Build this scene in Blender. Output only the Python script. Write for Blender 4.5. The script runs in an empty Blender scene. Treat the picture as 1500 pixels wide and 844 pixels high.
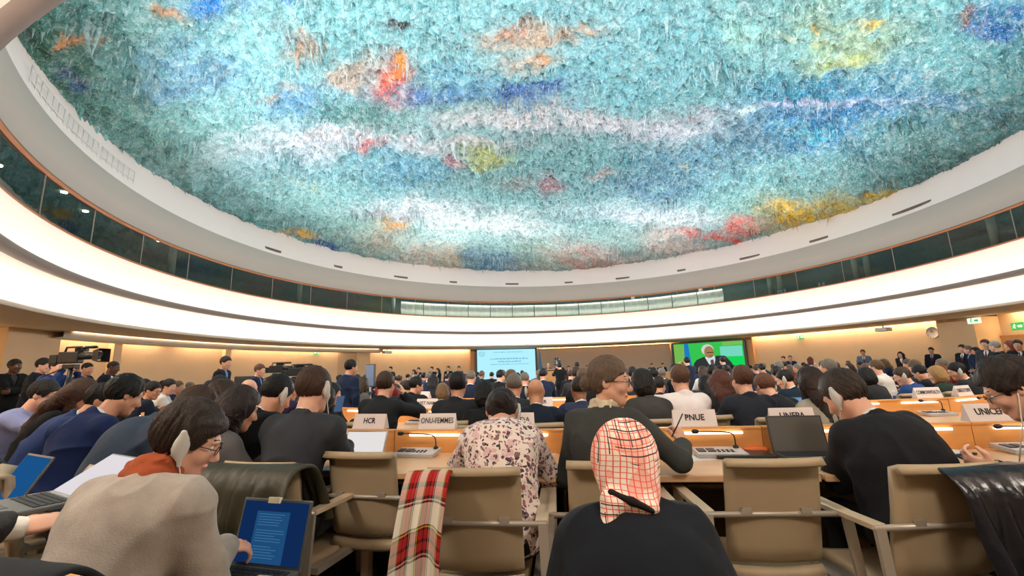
DOME_E, HALL_E, SOFF_E, EXPOSURE = 1080.0, 800.0, 40.0, 0.55
import bpy, bmesh, math, random
import numpy as np
from mathutils import Vector, Matrix, Quaternion
random.seed(7); RNG = np.random.RandomState(11)
PI = math.pi
SC = bpy.context.scene
COL = SC.collection
def D(a): return math.radians(a)

# ---------------------------------------------------------------- camera model
FPX, PITCH, ROLL, CAMZ = 650.0, D(10.677), D(-1.683), 1.32
def ray(px, py):
    x = (px - 750) / FPX; y = -(py - 422) / FPX
    c, s = math.cos(ROLL), math.sin(ROLL)
    x, y = c * x - s * y, s * x + c * y
    cp, sp = math.cos(PITCH), math.sin(PITCH)
    return Vector((x, cp - sp * y, sp + cp * y))
def at(px, py, Y):
    d = ray(px, py); t = Y / d.y
    return Vector((d.x * t, Y, CAMZ + d.z * t))
def at_z(px, py, z):
    d = ray(px, py); t = (z - CAMZ) / d.z
    return Vector((d.x * t, d.y * t, z))

# ---------------------------------------------------------------- noise
_perm = RNG.rand(64, 64, 64).astype(np.float32)
def vnoise(p, f=1.0, off=0.0):
    q = np.asarray(p, np.float32) * f + off
    i = np.floor(q).astype(np.int64); t = q - i; t = t * t * (3 - 2 * t)
    a = i & 63; b = (i + 1) & 63
    x0, y0, z0 = a[:, 0], a[:, 1], a[:, 2]; x1, y1, z1 = b[:, 0], b[:, 1], b[:, 2]
    tx, ty, tz = t[:, 0], t[:, 1], t[:, 2]
    L = lambda u, v, w: u + (v - u) * w
    return L(L(L(_perm[x0, y0, z0], _perm[x1, y0, z0], tx), L(_perm[x0, y1, z0], _perm[x1, y1, z0], tx), ty),
             L(L(_perm[x0, y0, z1], _perm[x1, y0, z1], tx), L(_perm[x0, y1, z1], _perm[x1, y1, z1], tx), ty), tz)
def fbm(p, f=1.0, n=4, g=0.5, off=0.0):
    s = 0; a = 1; w = 0
    for k in range(n):
        s = s + a * vnoise(p, f * 2 ** k, off + 17.3 * k); w += a; a *= g
    return s / w

# ---------------------------------------------------------------- materials
def srgb(*c):
    if len(c) == 1: c = c[0]
    return tuple(((v / 255) / 12.92 if v / 255 <= 0.04045 else ((v / 255 + 0.055) / 1.055) ** 2.4) for v in c[:3]) + (1.0,)
MATS = {}
def mat(name, col, rough=0.6, metal=0.0, var=0.12, scale=6.0, bump=0.0, bscale=40.0, sss=0.0, spec=0.5, emit=0.0,
        sheen=0.0, stretch=None, alpha=None, bdist=0.01):
    if name in MATS: return MATS[name]
    m = bpy.data.materials.new(name); m.use_nodes = True; nt = m.node_tree; N = nt.nodes; L = nt.links
    b = N['Principled BSDF']; c = srgb(col)
    tc = N.new('ShaderNodeTexCoord'); vec = tc.outputs['Object']
    if stretch:
        mp = N.new('ShaderNodeMapping'); mp.inputs['Scale'].default_value = stretch; L.new(vec, mp.inputs['Vector']); vec = mp.outputs['Vector']
    if var > 0:
        no = N.new('ShaderNodeTexNoise'); no.inputs['Scale'].default_value = scale; no.inputs['Detail'].default_value = 5
        L.new(vec, no.inputs['Vector'])
        mx = N.new('ShaderNodeMix'); mx.data_type = 'RGBA'
        mx.inputs['A'].default_value = tuple(v * (1 - var) for v in c[:3]) + (1,)
        mx.inputs['B'].default_value = tuple(min(1, v * (1 + var)) for v in c[:3]) + (1,)
        L.new(no.outputs['Fac'], mx.inputs['Factor']); L.new(mx.outputs['Result'], b.inputs['Base Color'])
    else: b.inputs['Base Color'].default_value = c
    b.inputs['Roughness'].default_value = rough; b.inputs['Metallic'].default_value = metal
    b.inputs['Specular IOR Level'].default_value = spec
    if sheen: b.inputs['Sheen Weight'].default_value = sheen; b.inputs['Sheen Roughness'].default_value = 0.5
    if sss:
        b.inputs['Subsurface Weight'].default_value = sss; b.inputs['Subsurface Radius'].default_value = (0.012, 0.005, 0.003); b.inputs['Subsurface Scale'].default_value = 1.0
    if bump:
        n2 = N.new('ShaderNodeTexNoise'); n2.inputs['Scale'].default_value = bscale; n2.inputs['Detail'].default_value = 4
        L.new(vec, n2.inputs['Vector'])
        bp = N.new('ShaderNodeBump'); bp.inputs['Strength'].default_value = bump; bp.inputs['Distance'].default_value = bdist
        L.new(n2.outputs['Fac'], bp.inputs['Height']); L.new(bp.outputs['Normal'], b.inputs['Normal'])
    if emit:
        b.inputs['Emission Color'].default_value = c; b.inputs['Emission Strength'].default_value = emit
    if alpha is not None: b.inputs['Alpha'].default_value = alpha
    MATS[name] = m
    return m
def suit(col, name=None):
    name = name or 'cloth_%d_%d_%d' % tuple(col)
    return mat(name, col, rough=0.85, var=0.18, scale=9, bump=0.35, bscale=14, spec=0.2, sheen=0.02, bdist=0.012)
def skin(k):
    c = [(226, 172, 146), (214, 156, 126), (196, 140, 108), (150, 98, 70), (96, 62, 46), (70, 46, 36)][k]
    return mat('skin_tone_%d' % k, c, rough=0.5, var=0.1, scale=18, sss=0.08 if k < 4 else 0, bump=0.08, bscale=160, bdist=0.002)
def hairm(col):
    return mat('hair_%d_%d_%d' % tuple(col), col, rough=0.5, var=0.5, scale=26, bump=0.9, bscale=70, stretch=(3, 3, 0.55), spec=0.3, bdist=0.008)

# ---------------------------------------------------------------- object helpers
def tag(o, label=None, cat=None, group=None, kind=None):
    if label: o['label'] = label
    if cat: o['category'] = cat
    if group: o['group'] = group
    if kind: o['kind'] = kind
    return o
def empty(name, loc=(0, 0, 0), rz=0.0, label=None, cat=None, group=None):
    o = bpy.data.objects.new(name, None); o.empty_display_size = 0.1
    o.location = loc; o.rotation_euler = (0, 0, rz); COL.objects.link(o)
    return tag(o, label, cat, group)
def link(name, me, m=None, parent=None, loc=(0, 0, 0), rot=(0, 0, 0)):
    o = bpy.data.objects.new(name, me); COL.objects.link(o)
    o.location = loc; o.rotation_euler = rot
    if m is not None:
        ms = m if isinstance(m, (list, tuple)) else [m]
        if len(me.materials) == 0:
            for q in ms: me.materials.append(q)
        else:
            for k, q in enumerate(ms):
                if me.materials[k] != q:
                    o.material_slots[k].link = 'OBJECT'; o.material_slots[k].material = q
    if parent: o.parent = parent
    return o
def mesh_np(name, V, F, smooth=True):
    me = bpy.data.meshes.new(name)
    V = np.asarray(V, np.float32); F = np.asarray(F, np.int32)
    me.vertices.add(len(V)); me.vertices.foreach_set('co', V.ravel())
    k = F.shape[1]
    me.loops.add(F.size); me.loops.foreach_set('vertex_index', F.ravel())
    me.polygons.add(len(F)); me.polygons.foreach_set('loop_start', np.arange(0, F.size, k, dtype=np.int32))
    me.polygons.foreach_set('use_smooth', np.full(len(F), smooth))
    me.update(calc_edges=True); return me
class MB:
    """collects boxes, tubes, lathes and sheets into one mesh"""
    def __init__(s): s.v = []; s.f = []; s.sm = []; s.mi = []
    def add(s, V, F, smooth=False, M=None, mi=0):
        n = len(s.v)
        for p in V: s.v.append(tuple(M @ Vector(p)) if M is not None else tuple(p))
        for f in F: s.f.append([i + n for i in f]); s.sm.append(smooth); s.mi.append(mi)
        return s
    def box(s, c, d, M=None, bev=0.0, mi=0):
        bm = bmesh.new(); bmesh.ops.create_cube(bm, size=1.0)
        for v in bm.verts: v.co = Vector((v.co.x * d[0], v.co.y * d[1], v.co.z * d[2]))
        if bev: bmesh.ops.bevel(bm, geom=bm.edges[:], offset=bev, segments=2, affect='EDGES', profile=0.5)
        bm.verts.index_update()
        T = Matrix.Translation(c)
        s.add([v.co for v in bm.verts], [[v.index for v in f.verts] for f in bm.faces], bev > 0 and False, (M @ T) if M is not None else T, mi)
        bm.free(); return s
    def tube(s, pts, r, n=8, cap=True, mi=0, flat=None):
        pts = [Vector(p) for p in pts]; rs = r if isinstance(r, (list, tuple)) else [r] * len(pts)
        V = []; F = []; ref = Vector((0.13, 0.31, 0.94))
        prev = None
        for i, p in enumerate(pts):
            t = (pts[min(i + 1, len(pts) - 1)] - pts[max(i - 1, 0)]).normalized()
            if prev is None:
                a = t.cross(ref); 
                if a.length < 1e-3: a = t.cross(Vector((1, 0, 0)))
                a.normalize()
            else:
                a = (prev - t * prev.dot(t)).normalized()
            prev = a; b = t.cross(a)
            for k in range(n):
                w = 2 * PI * k / n
                V.append(p + (a * math.cos(w) + b * math.sin(w) * (flat or 1)) * rs[i])
        for i in range(len(pts) - 1):
            for k in range(n):
                F.append([i * n + k, i * n + (k + 1) % n, (i + 1) * n + (k + 1) % n, (i + 1) * n + k])
        if cap: F.append(list(range(n))[::-1]); F.append([(len(pts) - 1) * n + k for k in range(n)])
        return s.add(V, F, True, None, mi)
    def lathe(s, prof, n=24, M=None, mi=0):
        V = []; F = []
        for r, z in prof:
            for k in range(n):
                a = 2 * PI * k / n; V.append((r * math.cos(a), r * math.sin(a), z))
        for i in range(len(prof) - 1):
            for k in range(n):
                F.append([i * n + k, i * n + (k + 1) % n, (i + 1) * n + (k + 1) % n, (i + 1) * n + k])
        if prof[0][0] > 1e-5: F.append(list(range(n))[::-1])
        if prof[-1][0] > 1e-5: F.append([(len(prof) - 1) * n + k for k in range(n)])
        return s.add(V, F, True, M, mi)
    def grid(s, P, thick=0.0, mi=0, smooth=True):
        """P[i][j] points -> sheet, optionally with thickness along its normal"""
        ni, nj = len(P), len(P[0]); A = np.array([[tuple(q) for q in row] for row in P], float)
        if thick:
            du = np.gradient(A, axis=0); dv = np.gradient(A, axis=1); nn = np.cross(du, dv); nn /= np.maximum(np.linalg.norm(nn, axis=2, keepdims=True), 1e-9)
            B = A - nn * thick
        V = A.reshape(-1, 3).tolist(); F = []
        id_ = lambda i, j, o=0: i * nj + j + o
        for i in range(ni - 1):
            for j in range(nj - 1): F.append([id_(i, j), id_(i + 1, j), id_(i + 1, j + 1), id_(i, j + 1)])
        if thick:
            o = ni * nj; V += B.reshape(-1, 3).tolist()
            for i in range(ni - 1):
                for j in range(nj - 1): F.append([id_(i, j, o), id_(i, j + 1, o), id_(i + 1, j + 1, o), id_(i + 1, j, o)])
            ring = [(i, 0) for i in range(ni)] + [(ni - 1, j) for j in range(1, nj)] + [(i, nj - 1) for i in range(ni - 2, -1, -1)] + [(0, j) for j in range(nj - 2, 0, -1)]
            for k in range(len(ring)):
                a, b = ring[k], ring[(k + 1) % len(ring)]
                F.append([id_(*b), id_(*a), id_(*a, o), id_(*b, o)])
        return s.add(V, F, smooth, None, mi)
    def mesh(s, name):
        me = bpy.data.meshes.new(name); me.from_pydata(s.v, [], s.f)
        me.polygons.foreach_set('use_smooth', s.sm); me.polygons.foreach_set('material_index', s.mi); me.update(); return me
    def build(s, name, m, parent=None, loc=(0, 0, 0), rot=(0, 0, 0)):
        return link(name, s.mesh(name), m, parent, loc, rot)
def struct(name, mb, m):
    o = mb.build(name, m) if isinstance(mb, MB) else link(name, mb, m)
    o['kind'] = 'structure'; return o
def copy_tree(root, loc, rz=None, label=None, group=None, mats=None):
    r = root.copy(); COL.objects.link(r); r.location = loc
    if rz is not None: r.rotation_euler = (0, 0, rz)
    if label: r['label'] = label
    if group: r['group'] = group
    for ch in list(root.children):
        c = ch.copy(); COL.objects.link(c); c.parent = r
        for g in list(ch.children):
            d = g.copy(); COL.objects.link(d); d.parent = c
    return r
_glyph = {}
def text_mesh(txt, size, depth=0.001, align='CENTER', sx=1.0, bold=0.0):
    cu = bpy.data.curves.new('lettering', 'FONT'); cu.body = txt; cu.size = size; cu.extrude = depth; cu.offset = bold
    cu.align_x = align; cu.align_y = 'CENTER'; cu.resolution_u = 3
    o = bpy.data.objects.new('lettering', cu); COL.objects.link(o)
    bpy.context.view_layer.update()
    me = bpy.data.meshes.new_from_object(o.evaluated_get(bpy.context.evaluated_depsgraph_get()))
    bpy.data.objects.remove(o); bpy.data.curves.remove(cu)
    if sx != 1.0:
        for v in me.vertices: v.co.x *= sx
    return me
# ================================================================ THE HALL
CX, CY, ASP, ZC = 2.115, 15.634, 1.0354, 1.32
def ell(r, th, z=0.0):
    """th clockwise from straight ahead"""
    return Vector((CX + r * math.sin(th), CY + r * ASP * math.cos(th), z))
def ring_mesh(name, prof, a0=-180.0, a1=180.0, n=240, smooth=True, close=None):
    full = abs(a1 - a0 - 360) < 1e-6
    m = n if full else n + 1
    V = []; F = []
    for (r, z) in prof:
        for k in range(m): V.append(tuple(ell(r, D(a0 + (a1 - a0) * k / n), z)))
    for i in range(len(prof) - 1):
        for k in range(n):
            k2 = (k + 1) % m if full else k + 1
            F.append([i * m + k, i * m + k2, (i + 1) * m + k2, (i + 1) * m + k])
    return mesh_np(name, V, F, smooth)
M_white = mat('white_plaster', (244, 230, 224), rough=0.9, var=0.02, scale=2, spec=0.1)
M_cove = mat('cove_white', (240, 230, 222), rough=0.9, var=0.0, spec=0.1)
M_fascia = mat('grey_fascia', (190, 178, 168), rough=0.8, var=0.02, scale=1.5, spec=0.2)
M_lip = mat('lip_grey', (160, 148, 142), rough=0.8, var=0.0, spec=0.2)
M_copper = mat('copper_trim', (186, 122, 84), rough=0.4, var=0.05, metal=0.4)
M_soffit = mat('soffit_beige', (238, 222, 205), rough=0.9, var=0.03, scale=1.2, spec=0.1)
M_led = mat('led_strip', (255, 238, 224), var=0, emit=9.0)
M_led_wall = mat('wall_wash_strip', (255, 230, 194), var=0, emit=23.0)
M_wall = mat('wall_plaster', (232, 201, 162), rough=0.9, var=0.06, scale=1.6, bump=0.25, bscale=3.0, spec=0.1, bdist=0.03)
M_wood_wall = mat('stage_panel', (206, 178, 150), rough=0.7, var=0.05, scale=1.0, stretch=(1, 1, 0.15))
M_timber = mat('timber_frame', (214, 156, 100), rough=0.5, var=0.1, scale=3, stretch=(6, 6, 0.6))
M_carpet = mat('carpet', (128, 118, 104), rough=1.0, var=0.15, scale=60, bump=0.3, bscale=300, spec=0.05)
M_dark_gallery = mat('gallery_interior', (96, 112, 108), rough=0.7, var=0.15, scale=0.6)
M_gallery_col = mat('gallery_column', (160, 160, 148), rough=0.7, var=0.05)

def glass_mat():
    m = bpy.data.materials.new('gallery_glass'); m.use_nodes = True; N = m.node_tree.nodes; L = m.node_tree.links
    N.remove(N['Principled BSDF'])
    tr = N.new('ShaderNodeBsdfTransparent'); tr.inputs['Color'].default_value = (0.55, 0.63, 0.6, 1)
    gl = N.new('ShaderNodeBsdfGlossy'); gl.inputs['Roughness'].default_value = 0.015; gl.inputs['Color'].default_value = (0.85, 0.92, 0.9, 1)
    fr = N.new('ShaderNodeFresnel'); fr.inputs['IOR'].default_value = 1.75
    mx = N.new('ShaderNodeMixShader'); L.new(fr.outputs['Fac'], mx.inputs['Fac']); L.new(tr.outputs[0], mx.inputs[1]); L.new(gl.outputs[0], mx.inputs[2])
    L.new(mx.outputs[0], N['Material Output'].inputs['Surface']); return m
M_glass = glass_mat()

struct('trim_1', ring_mesh('trim_1', [(13.73, 7.0), (13.95, 7.75), (14.3, 8.75)]), M_white)           # white cove under the dome
struct('trim_2', ring_mesh('trim_2', [(13.84, 5.98), (13.79, 6.4), (13.73, 7.0), (13.78, 7.03)]), M_fascia)  # grey fascia ring
struct('trim_3', ring_mesh('trim_3', [(13.87, 5.90), (13.80, 5.90), (13.80, 5.985), (13.87, 5.985)]), M_copper)
struct('window_1', ring_mesh('window_1', [(13.86, 4.9), (13.86, 5.93)]), M_glass)
struct('trim_4', ring_mesh('trim_4', [(13.9, 4.885), (13.80, 4.885), (13.80, 4.945), (13.9, 4.945)]), M_copper)
# upper light cove: lip, trough, concave white back
struct('trim_5', ring_mesh('trim_5', [(13.80, 4.89), (13.93, 4.7), (14.02, 4.45), (14.03, 4.2), (13.97, 4.02), (13.9, 3.93), (13.66, 3.93), (13.64, 3.955), (13.60, 3.955)]), M_cove)
struct('trim_6', ring_mesh('trim_6', [(13.60, 3.96), (13.585, 3.90), (13.70, 3.79), (13.78, 3.79)]), M_lip)
# lower light cove
struct('trim_7', ring_mesh('trim_7', [(13.76, 3.79), (14.2, 3.81), (14.5, 3.66), (14.62, 3.42), (14.58, 3.2), (14.5, 3.06), (14.24, 3.06), (14.21, 3.085), (14.16, 3.085)]), M_cove)
struct('trim_8', ring_mesh('trim_8', [(14.16, 3.09), (14.145, 3.03), (14.18, 2.995)]), M_soffit)
struct('ceiling_soffit', ring_mesh('ceiling_soffit', [(14.18, 2.995), (16.0, 2.99), (17.05, 2.985), (17.05, 3.35), (17.5, 3.35)]), M_soffit)
# lamps of the two coves
def led(name, r0, r1, z, a0, a1, n, m):
    o = link(name, ring_mesh(name, [(r1, z), (r0, z)], a0, a1, n), m); o['kind'] = 'structure'; return o
led('trim_9', 13.70, 13.82, 3.937, -180, 180, 160, M_led)
led('trim_10', 14.28, 14.42, 3.067, -180, 180, 160, M_led)
led('trim_40', 13.75, 13.80, 7.045, -180, 180, 120, mat('ledge_fill_strip', (255, 236, 226), var=0, emit=5.0))  # hidden strip added on the ledge to brighten the white band
# gallery behind the glass
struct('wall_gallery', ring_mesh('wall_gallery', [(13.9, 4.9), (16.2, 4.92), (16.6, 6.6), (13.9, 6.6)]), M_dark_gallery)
_k = 0
for th in (-118, -88, -62.5, -40, 24, 40.5, 55.5, 57.5, 71.5, 73.5, 92, 120):
    _k += 1
    p = ell(14.9, D(th)); mb = MB(); mb.lathe([(0.13, 0), (0.13, 1.7)], 14)
    o = mb.build('gallery_column', M_gallery_col, loc=(p.x, p.y, 4.91)); o['kind'] = 'structure'
M_down = mat('downlight', (255, 240, 214), var=0, emit=9.0)
for k in range(46):
    th = -128 + 256 * k / 45
    p = ell(15.0 + 0.45 * (k % 2), D(th)); mb = MB(); mb.lathe([(0.0, 0), (0.075, 0.0), (0.075, 0.03)], 12)
    o = mb.build('gallery_downlight', M_down, loc=(p.x, p.y, 6.56)); tag(o, 'small round downlight in the gallery ceiling behind the glass', 'light', 'downlights behind the gallery glass')
# glazing joints
for k in range(40):
    th = -180 + 9 * k
    p = ell(13.855, D(th)); mb = MB(); mb.box((0, 0, 0.5), (0.012, 0.03, 1.0))
    o = mb.build('window_joint', M_fascia, loc=(p.x, p.y, 4.93), rot=(0, 0, -D(th))); o['kind'] = 'structure'
# pale blinds behind the far glass with a dark wavy hem
def blind(a0, a1):
    P = []
    for k in range(25):
        th = D(a0 + (a1 - a0) * k / 24)
        wob = 0.03 * math.sin(k * 0.9) + 0.02 * math.sin(k * 2.1 + a0)
        P.append([ell(14.28 + (0.0, .03, .05, .11, .05, .03, .0)[j] + wob * 0.4, th, 4.95 + j * 0.14 + wob * (1 - abs(j - 3) / 3)) for j in range(7)])
    return MB().grid(P, 0.01)
led('trim_41', 13.93, 13.99, 6.56, -140, -42, 60, mat('gallery_fill_strip_dim', (255, 246, 232), var=0, emit=7.0)); led('trim_42', 13.93, 13.99, 6.56, 49, 140, 60, MATS['gallery_fill_strip_dim'])  # unseen glowing strips added to lift the gallery interior
led('trim_30', 13.93, 13.99, 6.55, -41, 49, 60, mat('gallery_fill_strip', (255, 246, 232), var=0, emit=70.0))  # unseen strong strip added above the blinds to brighten them
M_blind = mat('pale_blind', (238, 238, 232), rough=0.35, var=0.05, scale=2)
for k in range(14):
    o = blind(-39 + 6.1 * k, -39 + 6.1 * k + 5.9).build('rolled_blind', M_blind)
    tag(o, 'pale rolled blind lying along the foot of the far gallery glass', 'blind', 'rolled blinds behind the far gallery glass')
# ---------------------------------------------------------------- walls and floor
RW = 17.3
struct('floor', ring_mesh('floor', [(0.01, 0.0), (9, 0.0), (20.5, 0.0)], n=96), M_carpet)
struct('wall_back', ring_mesh('wall_back', [(RW, 0.0), (RW, 3.34)], -94.6, 81.4, 176), M_wall)
struct('wall_left', ring_mesh('wall_left', [(RW + 2.6, 0.0), (RW + 2.6, 3.4)], -180, -94.6, 60), M_wall)
struct('wall_right', ring_mesh('wall_right', [(RW + 0.9, 0.0), (RW + 0.9, 3.4)], 81.4, 180, 60), M_wall)
struct('ceiling_side', ring_mesh('ceiling_side', [(17.4, 3.34), (20.2, 3.34)], -180, 180, 160), M_soffit)
n_tr = 10
for a0, a1, r in ((-94.2, -86.9, 17.12), (-85.4, -80, 17.12), (-77.4, -70.6, 17.12), (-69, -48.6, 17.12), (-41, -18.2, 17.12), (47.4, 76.8, 17.12),
                  (-150, -100, 19.6), (-1, 30.2, 17.16), (83, 120, 17.95)):
    n_tr += 1; led('trim_%d' % n_tr, r, r + 0.1, 3.12, a0, a1, max(2, int((a1 - a0) / 1.5)), M_led_wall)
# dropped bulkhead on the left with a bright upper edge
struct('ceiling_bulkhead', ring_mesh('ceiling_bulkhead', [(16.3, 2.99), (16.3, 2.80), (16.85, 2.76), (16.9, 2.8), (16.9, 2.99)], -96, -40, 70), M_soffit)
n_tr += 1; led('trim_%d' % n_tr, 16.18, 16.29, 2.975, -95, -41, 60, mat('thin_edge_strip', (255, 232, 200), var=0, emit=2.2))
# pilasters and leaning buttresses
def buttress(name, th, w, d_top, d_bot, m=M_wall, r=RW, lean=0.0, h=3.0):
    """th in degrees, leans sideways by lean metres from top to floor"""
    mb = MB(); V = []
    for z, dd, l in ((0.0, d_bot, lean), (h, d_top, 0.0)):
        for sx, sy in ((-1, 0), (1, 0), (1, 1), (-1, 1)):
            V.append((sx * w / 2 + l, -dd * sy, z))
    F = [[0, 1, 2, 3][::-1], [4, 5, 6, 7], [0, 1, 5, 4], [1, 2, 6, 5], [2, 3, 7, 6], [3, 0, 4, 7]]
    mb.add(V, F); p = ell(r, D(th))
    o = mb.build(name, m, loc=(p.x, p.y, 0), rot=(0, 0, -D(th))); o['kind'] = 'structure'; return o

buttress('pillar_left', -97.4, 1.75, 2.3, 2.3, r=19.0)
buttress('pillar_slim', -86.3, 0.32, 0.25, 0.25)
buttress('pillar_slim', -69.8, 0.3, 0.25, 0.25)
buttress('pillar_wide', -45.9, 1.9, 0.03, 0.03, mat('painted_shade_plaster', (206, 176, 138), rough=0.9, var=0.05))  # thin slab, not a pilaster: shade of the unwashed recess put into its colour
buttress('pillar_wide', -43.0, 0.85, 0.16, 0.16)
buttress('pillar_right', 79.4, 1.36, 1.6, 1.6, r=18.45)
buttress('pillar_timber', -17.5, 0.35, 0.3, 0.3, M_timber)
buttress('pillar_timber', 47.0, 0.35, 0.3, 0.3, M_timber)
# stage panel between the two screens
struct('wall_stage', ring_mesh('wall_stage', [(17.1, 0.0), (17.1, 2.93)], -1.2, 30.4, 40), M_wood_wall)
# ================================================================ SCREENS
def emis(name, col, st=1.0):
    m = bpy.data.materials.new(name); m.use_nodes = True; N = m.node_tree.nodes
    N.remove(N['Principled BSDF']); e = N.new('ShaderNodeEmission'); e.inputs['Color'].default_value = srgb(col); e.inputs['Strength'].default_value = st / 2 ** EXPOSURE * 1.05
    m.node_tree.links.new(e.outputs[0], N['Material Output'].inputs['Surface']); MATS[name] = m; return m
M_black = mat('black_plastic', (22, 22, 24), rough=0.45, var=0.1)
M_bezel = mat('screen_bezel', (70, 66, 60), rough=0.4, var=0.05)
M_doc = emis('screen_cyan', (176, 236, 250), 1.0)
M_ink = emis('screen_ink', (120, 190, 214), 1.0)
M_ink2 = emis('screen_ink_dark', (84, 160, 196), 1.0)
def screen(A, B, z0, z1, label):
    """A, B: left and right floor points as seen from the seats; the screen faces the seats"""
    A = Vector((A[0], A[1], 0)); B = Vector((B[0], B[1], 0)); mid = (A + B) / 2; w = (B - A).length; h = z1 - z0
    a = math.atan2((B - A).y, (B - A).x)
    r = empty('projection_screen', (mid.x, mid.y, z0), a, label, 'screen')
    mb = MB()
    for c, d in (((0, 0.03, -0.03), (w + 0.2, 0.14, 0.06)), ((0, 0.03, h + 0.03), (w + 0.2, 0.14, 0.06)), ((-w / 2 - 0.07, 0.03, h / 2), (0.14, 0.14, h)), ((w / 2 + 0.07, 0.03, h / 2), (0.14, 0.14, h)), ((0, 0.08, h / 2), (w, 0.03, h))):
        mb.box(c, d)
    mb.build('frame', M_bezel, r)
    return r, w, h
def poly2(pts, y, m, name, parent):
    mb = MB(); n = len(pts)
    mb.add([(p[0], y, p[1]) for p in pts], [list(range(n))]); return mb.build(name, m, parent)
def blob2(cx, cz, rx, rz, n=24, a0=0, a1=360): return [(cx + rx * math.cos(D(a0 + (a1 - a0) * k / n)), cz + rz * math.sin(D(a0 + (a1 - a0) * k / n))) for k in range(n)]
r, w, h = screen((-2.66, 32.35), (1.56, 33.0), 0.66, 2.93, 'wide screen showing a pale cyan title slide with an emblem')
poly2([(-w / 2, 0), (w / 2, 0), (w / 2, h), (-w / 2, h)], 0.05, M_doc, 'display', r)
mb = MB()   # title lines: words as short strokes, too far to read
def words(x0, x1, z, hh, seed):
    q = random.Random(seed); x = x0
    while x < x1:
        l = q.uniform(0.04, 0.09)
        for k in range(q.randint(2, 7)):
            g = q.uniform(0.025, 0.045)
            if x + g > x1: break
            z_t = z + hh * q.choice((0.55, 0.55, 0.9))
            mb.add([(x, 0.045, z), (x + g * 0.75, 0.045, z), (x + g * 0.75, 0.045, z_t), (x, 0.045, z_t)], [[0, 1, 2, 3]]); x += g
        x += 0.04
words(-1.2, 1.6, 1.56, 0.12, 1); words(-0.65, 1.1, 1.36, 0.12, 2); words(-1.15, 1.65, 1.18, 0.07, 3); words(-0.95, 1.2, 2.05, 0.07, 4)
mb.build('title_text', M_ink2, r)
mb = MB(); ex, ez = -w / 2 + 0.36, h - 0.27
for rr in (0.05, 0.1, 0.145):
    P = [[(ex + (rr + d) * math.cos(2 * PI * k / 28), 0.044, ez + (rr + d) * math.sin(2 * PI * k / 28)) for k in range(29)] for d in (0, 0.014)]; mb.grid(P, smooth=False)
for k in range(8):
    a = PI * k / 4; mb.add([(ex + 0.14 * math.cos(a) - .005 * math.sin(a), 0.044, ez + 0.14 * math.sin(a) + .005 * math.cos(a)), (ex, 0.044, ez + .005), (ex + .005, 0.044, ez), (ex + 0.14 * math.cos(a) + .005 * math.sin(a), 0.044, ez + 0.14 * math.sin(a) - .005 * math.cos(a))], [[0, 1, 2, 3]])
for s in (-1, 1):
    for k in range(9):
        a = D(-85 + 15.5 * k); c = (ex + s * 0.21 * math.cos(a), ez + 0.2 * math.sin(a)); t = a + PI / 2 + 0.5
        mb.add([(c[0] + s * dx * math.cos(t) * 0.05 - s * dy * 0.018 * math.sin(t), 0.043, c[1] + dx * 0.05 * math.sin(t) + dy * 0.018 * math.cos(t)) for dx, dy in ((-1, 0), (0, 1), (1, 0), (0, -1))], [[0, 1, 2, 3]])
mb.build('emblem', M_ink, r)
r, w, h = screen((10.85, 30.45), (14.2, 27.75), 0.93, 2.82, 'wide screen with a live picture of a white haired speaker on green')
def P2(u, v): return ((u - 0.5) * w, (1 - v) * h)     # u, v as fractions of the picture
poly2([P2(0, 1), P2(1, 1), P2(1, 0), P2(0, 0)], 0.05, emis('live_green', (58, 200, 84), 0.9), 'display', r)
q = MB()
def pic(pts, y, c, nm, st=0.9): poly2([P2(*p) for p in pts], y, emis('live_' + nm, c, st), nm, r)
pic([(0.16, 0.05), (0, 0), (0, 1), (0.12, 1), (0.2, 0.5)], 0.046, (122, 190, 84), 'backdrop_olive')
pic([(0.68, 0.16), (0.98, 0.16), (0.98, 0.5), (0.68, 0.5)], 0.046, (120, 222, 196), 'backdrop_glow')
pic([(0.72, 0.0), (1, 0.0), (1, 0.12), (0.72, 0.14)], 0.046, (120, 196, 90), 'backdrop_top')
pic([(0.72, 0.55), (1, 0.5), (1, 1.0), (0.8, 1.0)], 0.046, (20, 220, 90), 'backdrop_low')
pic([(0.165, 0.0), (0.225, 0.0), (0.26, 1.0), (0.14, 1.0)], 0.044, (30, 128, 200), 'flag')
pic([(0.3, 1.0), (0.28, 0.72), (0.33, 0.58), (0.44, 0.48), (0.52, 0.5), (0.63, 0.46), (0.74, 0.47), (0.82, 0.7), (0.86, 1.0)], 0.042, (52, 56, 56), 'suit')
pic([(0.455, 0.5), (0.5, 0.46), (0.6, 0.47), (0.6, 0.6), (0.565, 0.85), (0.53, 0.85)], 0.040, (214, 228, 232), 'shirt')
pic([(0.53, 0.6), (0.575, 0.58), (0.585, 0.95), (0.535, 0.97)], 0.038, (110, 70, 80), 'tie')
poly2([((p[0] - 0.5) * w, (1 - p[1]) * h) for p in blob2(0.505, 0.25, 0.09, 0.19)], 0.037, emis('live_hair', (206, 216, 206), 0.9), 'hair', r)
poly2([((p[0] - 0.5) * w, (1 - p[1]) * h) for p in blob2(0.525, 0.33, 0.072, 0.2)], 0.035, emis('live_face', (170, 128, 84), 0.9), 'face', r)
pic([(0.49, 0.33), (0.585, 0.33), (0.585, 0.36), (0.49, 0.36)], 0.033, (74, 56, 44), 'brow')
pic([(0.52, 0.45), (0.57, 0.45), (0.57, 0.47), (0.52, 0.47)], 0.033, (110, 60, 50), 'mouth')
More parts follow.
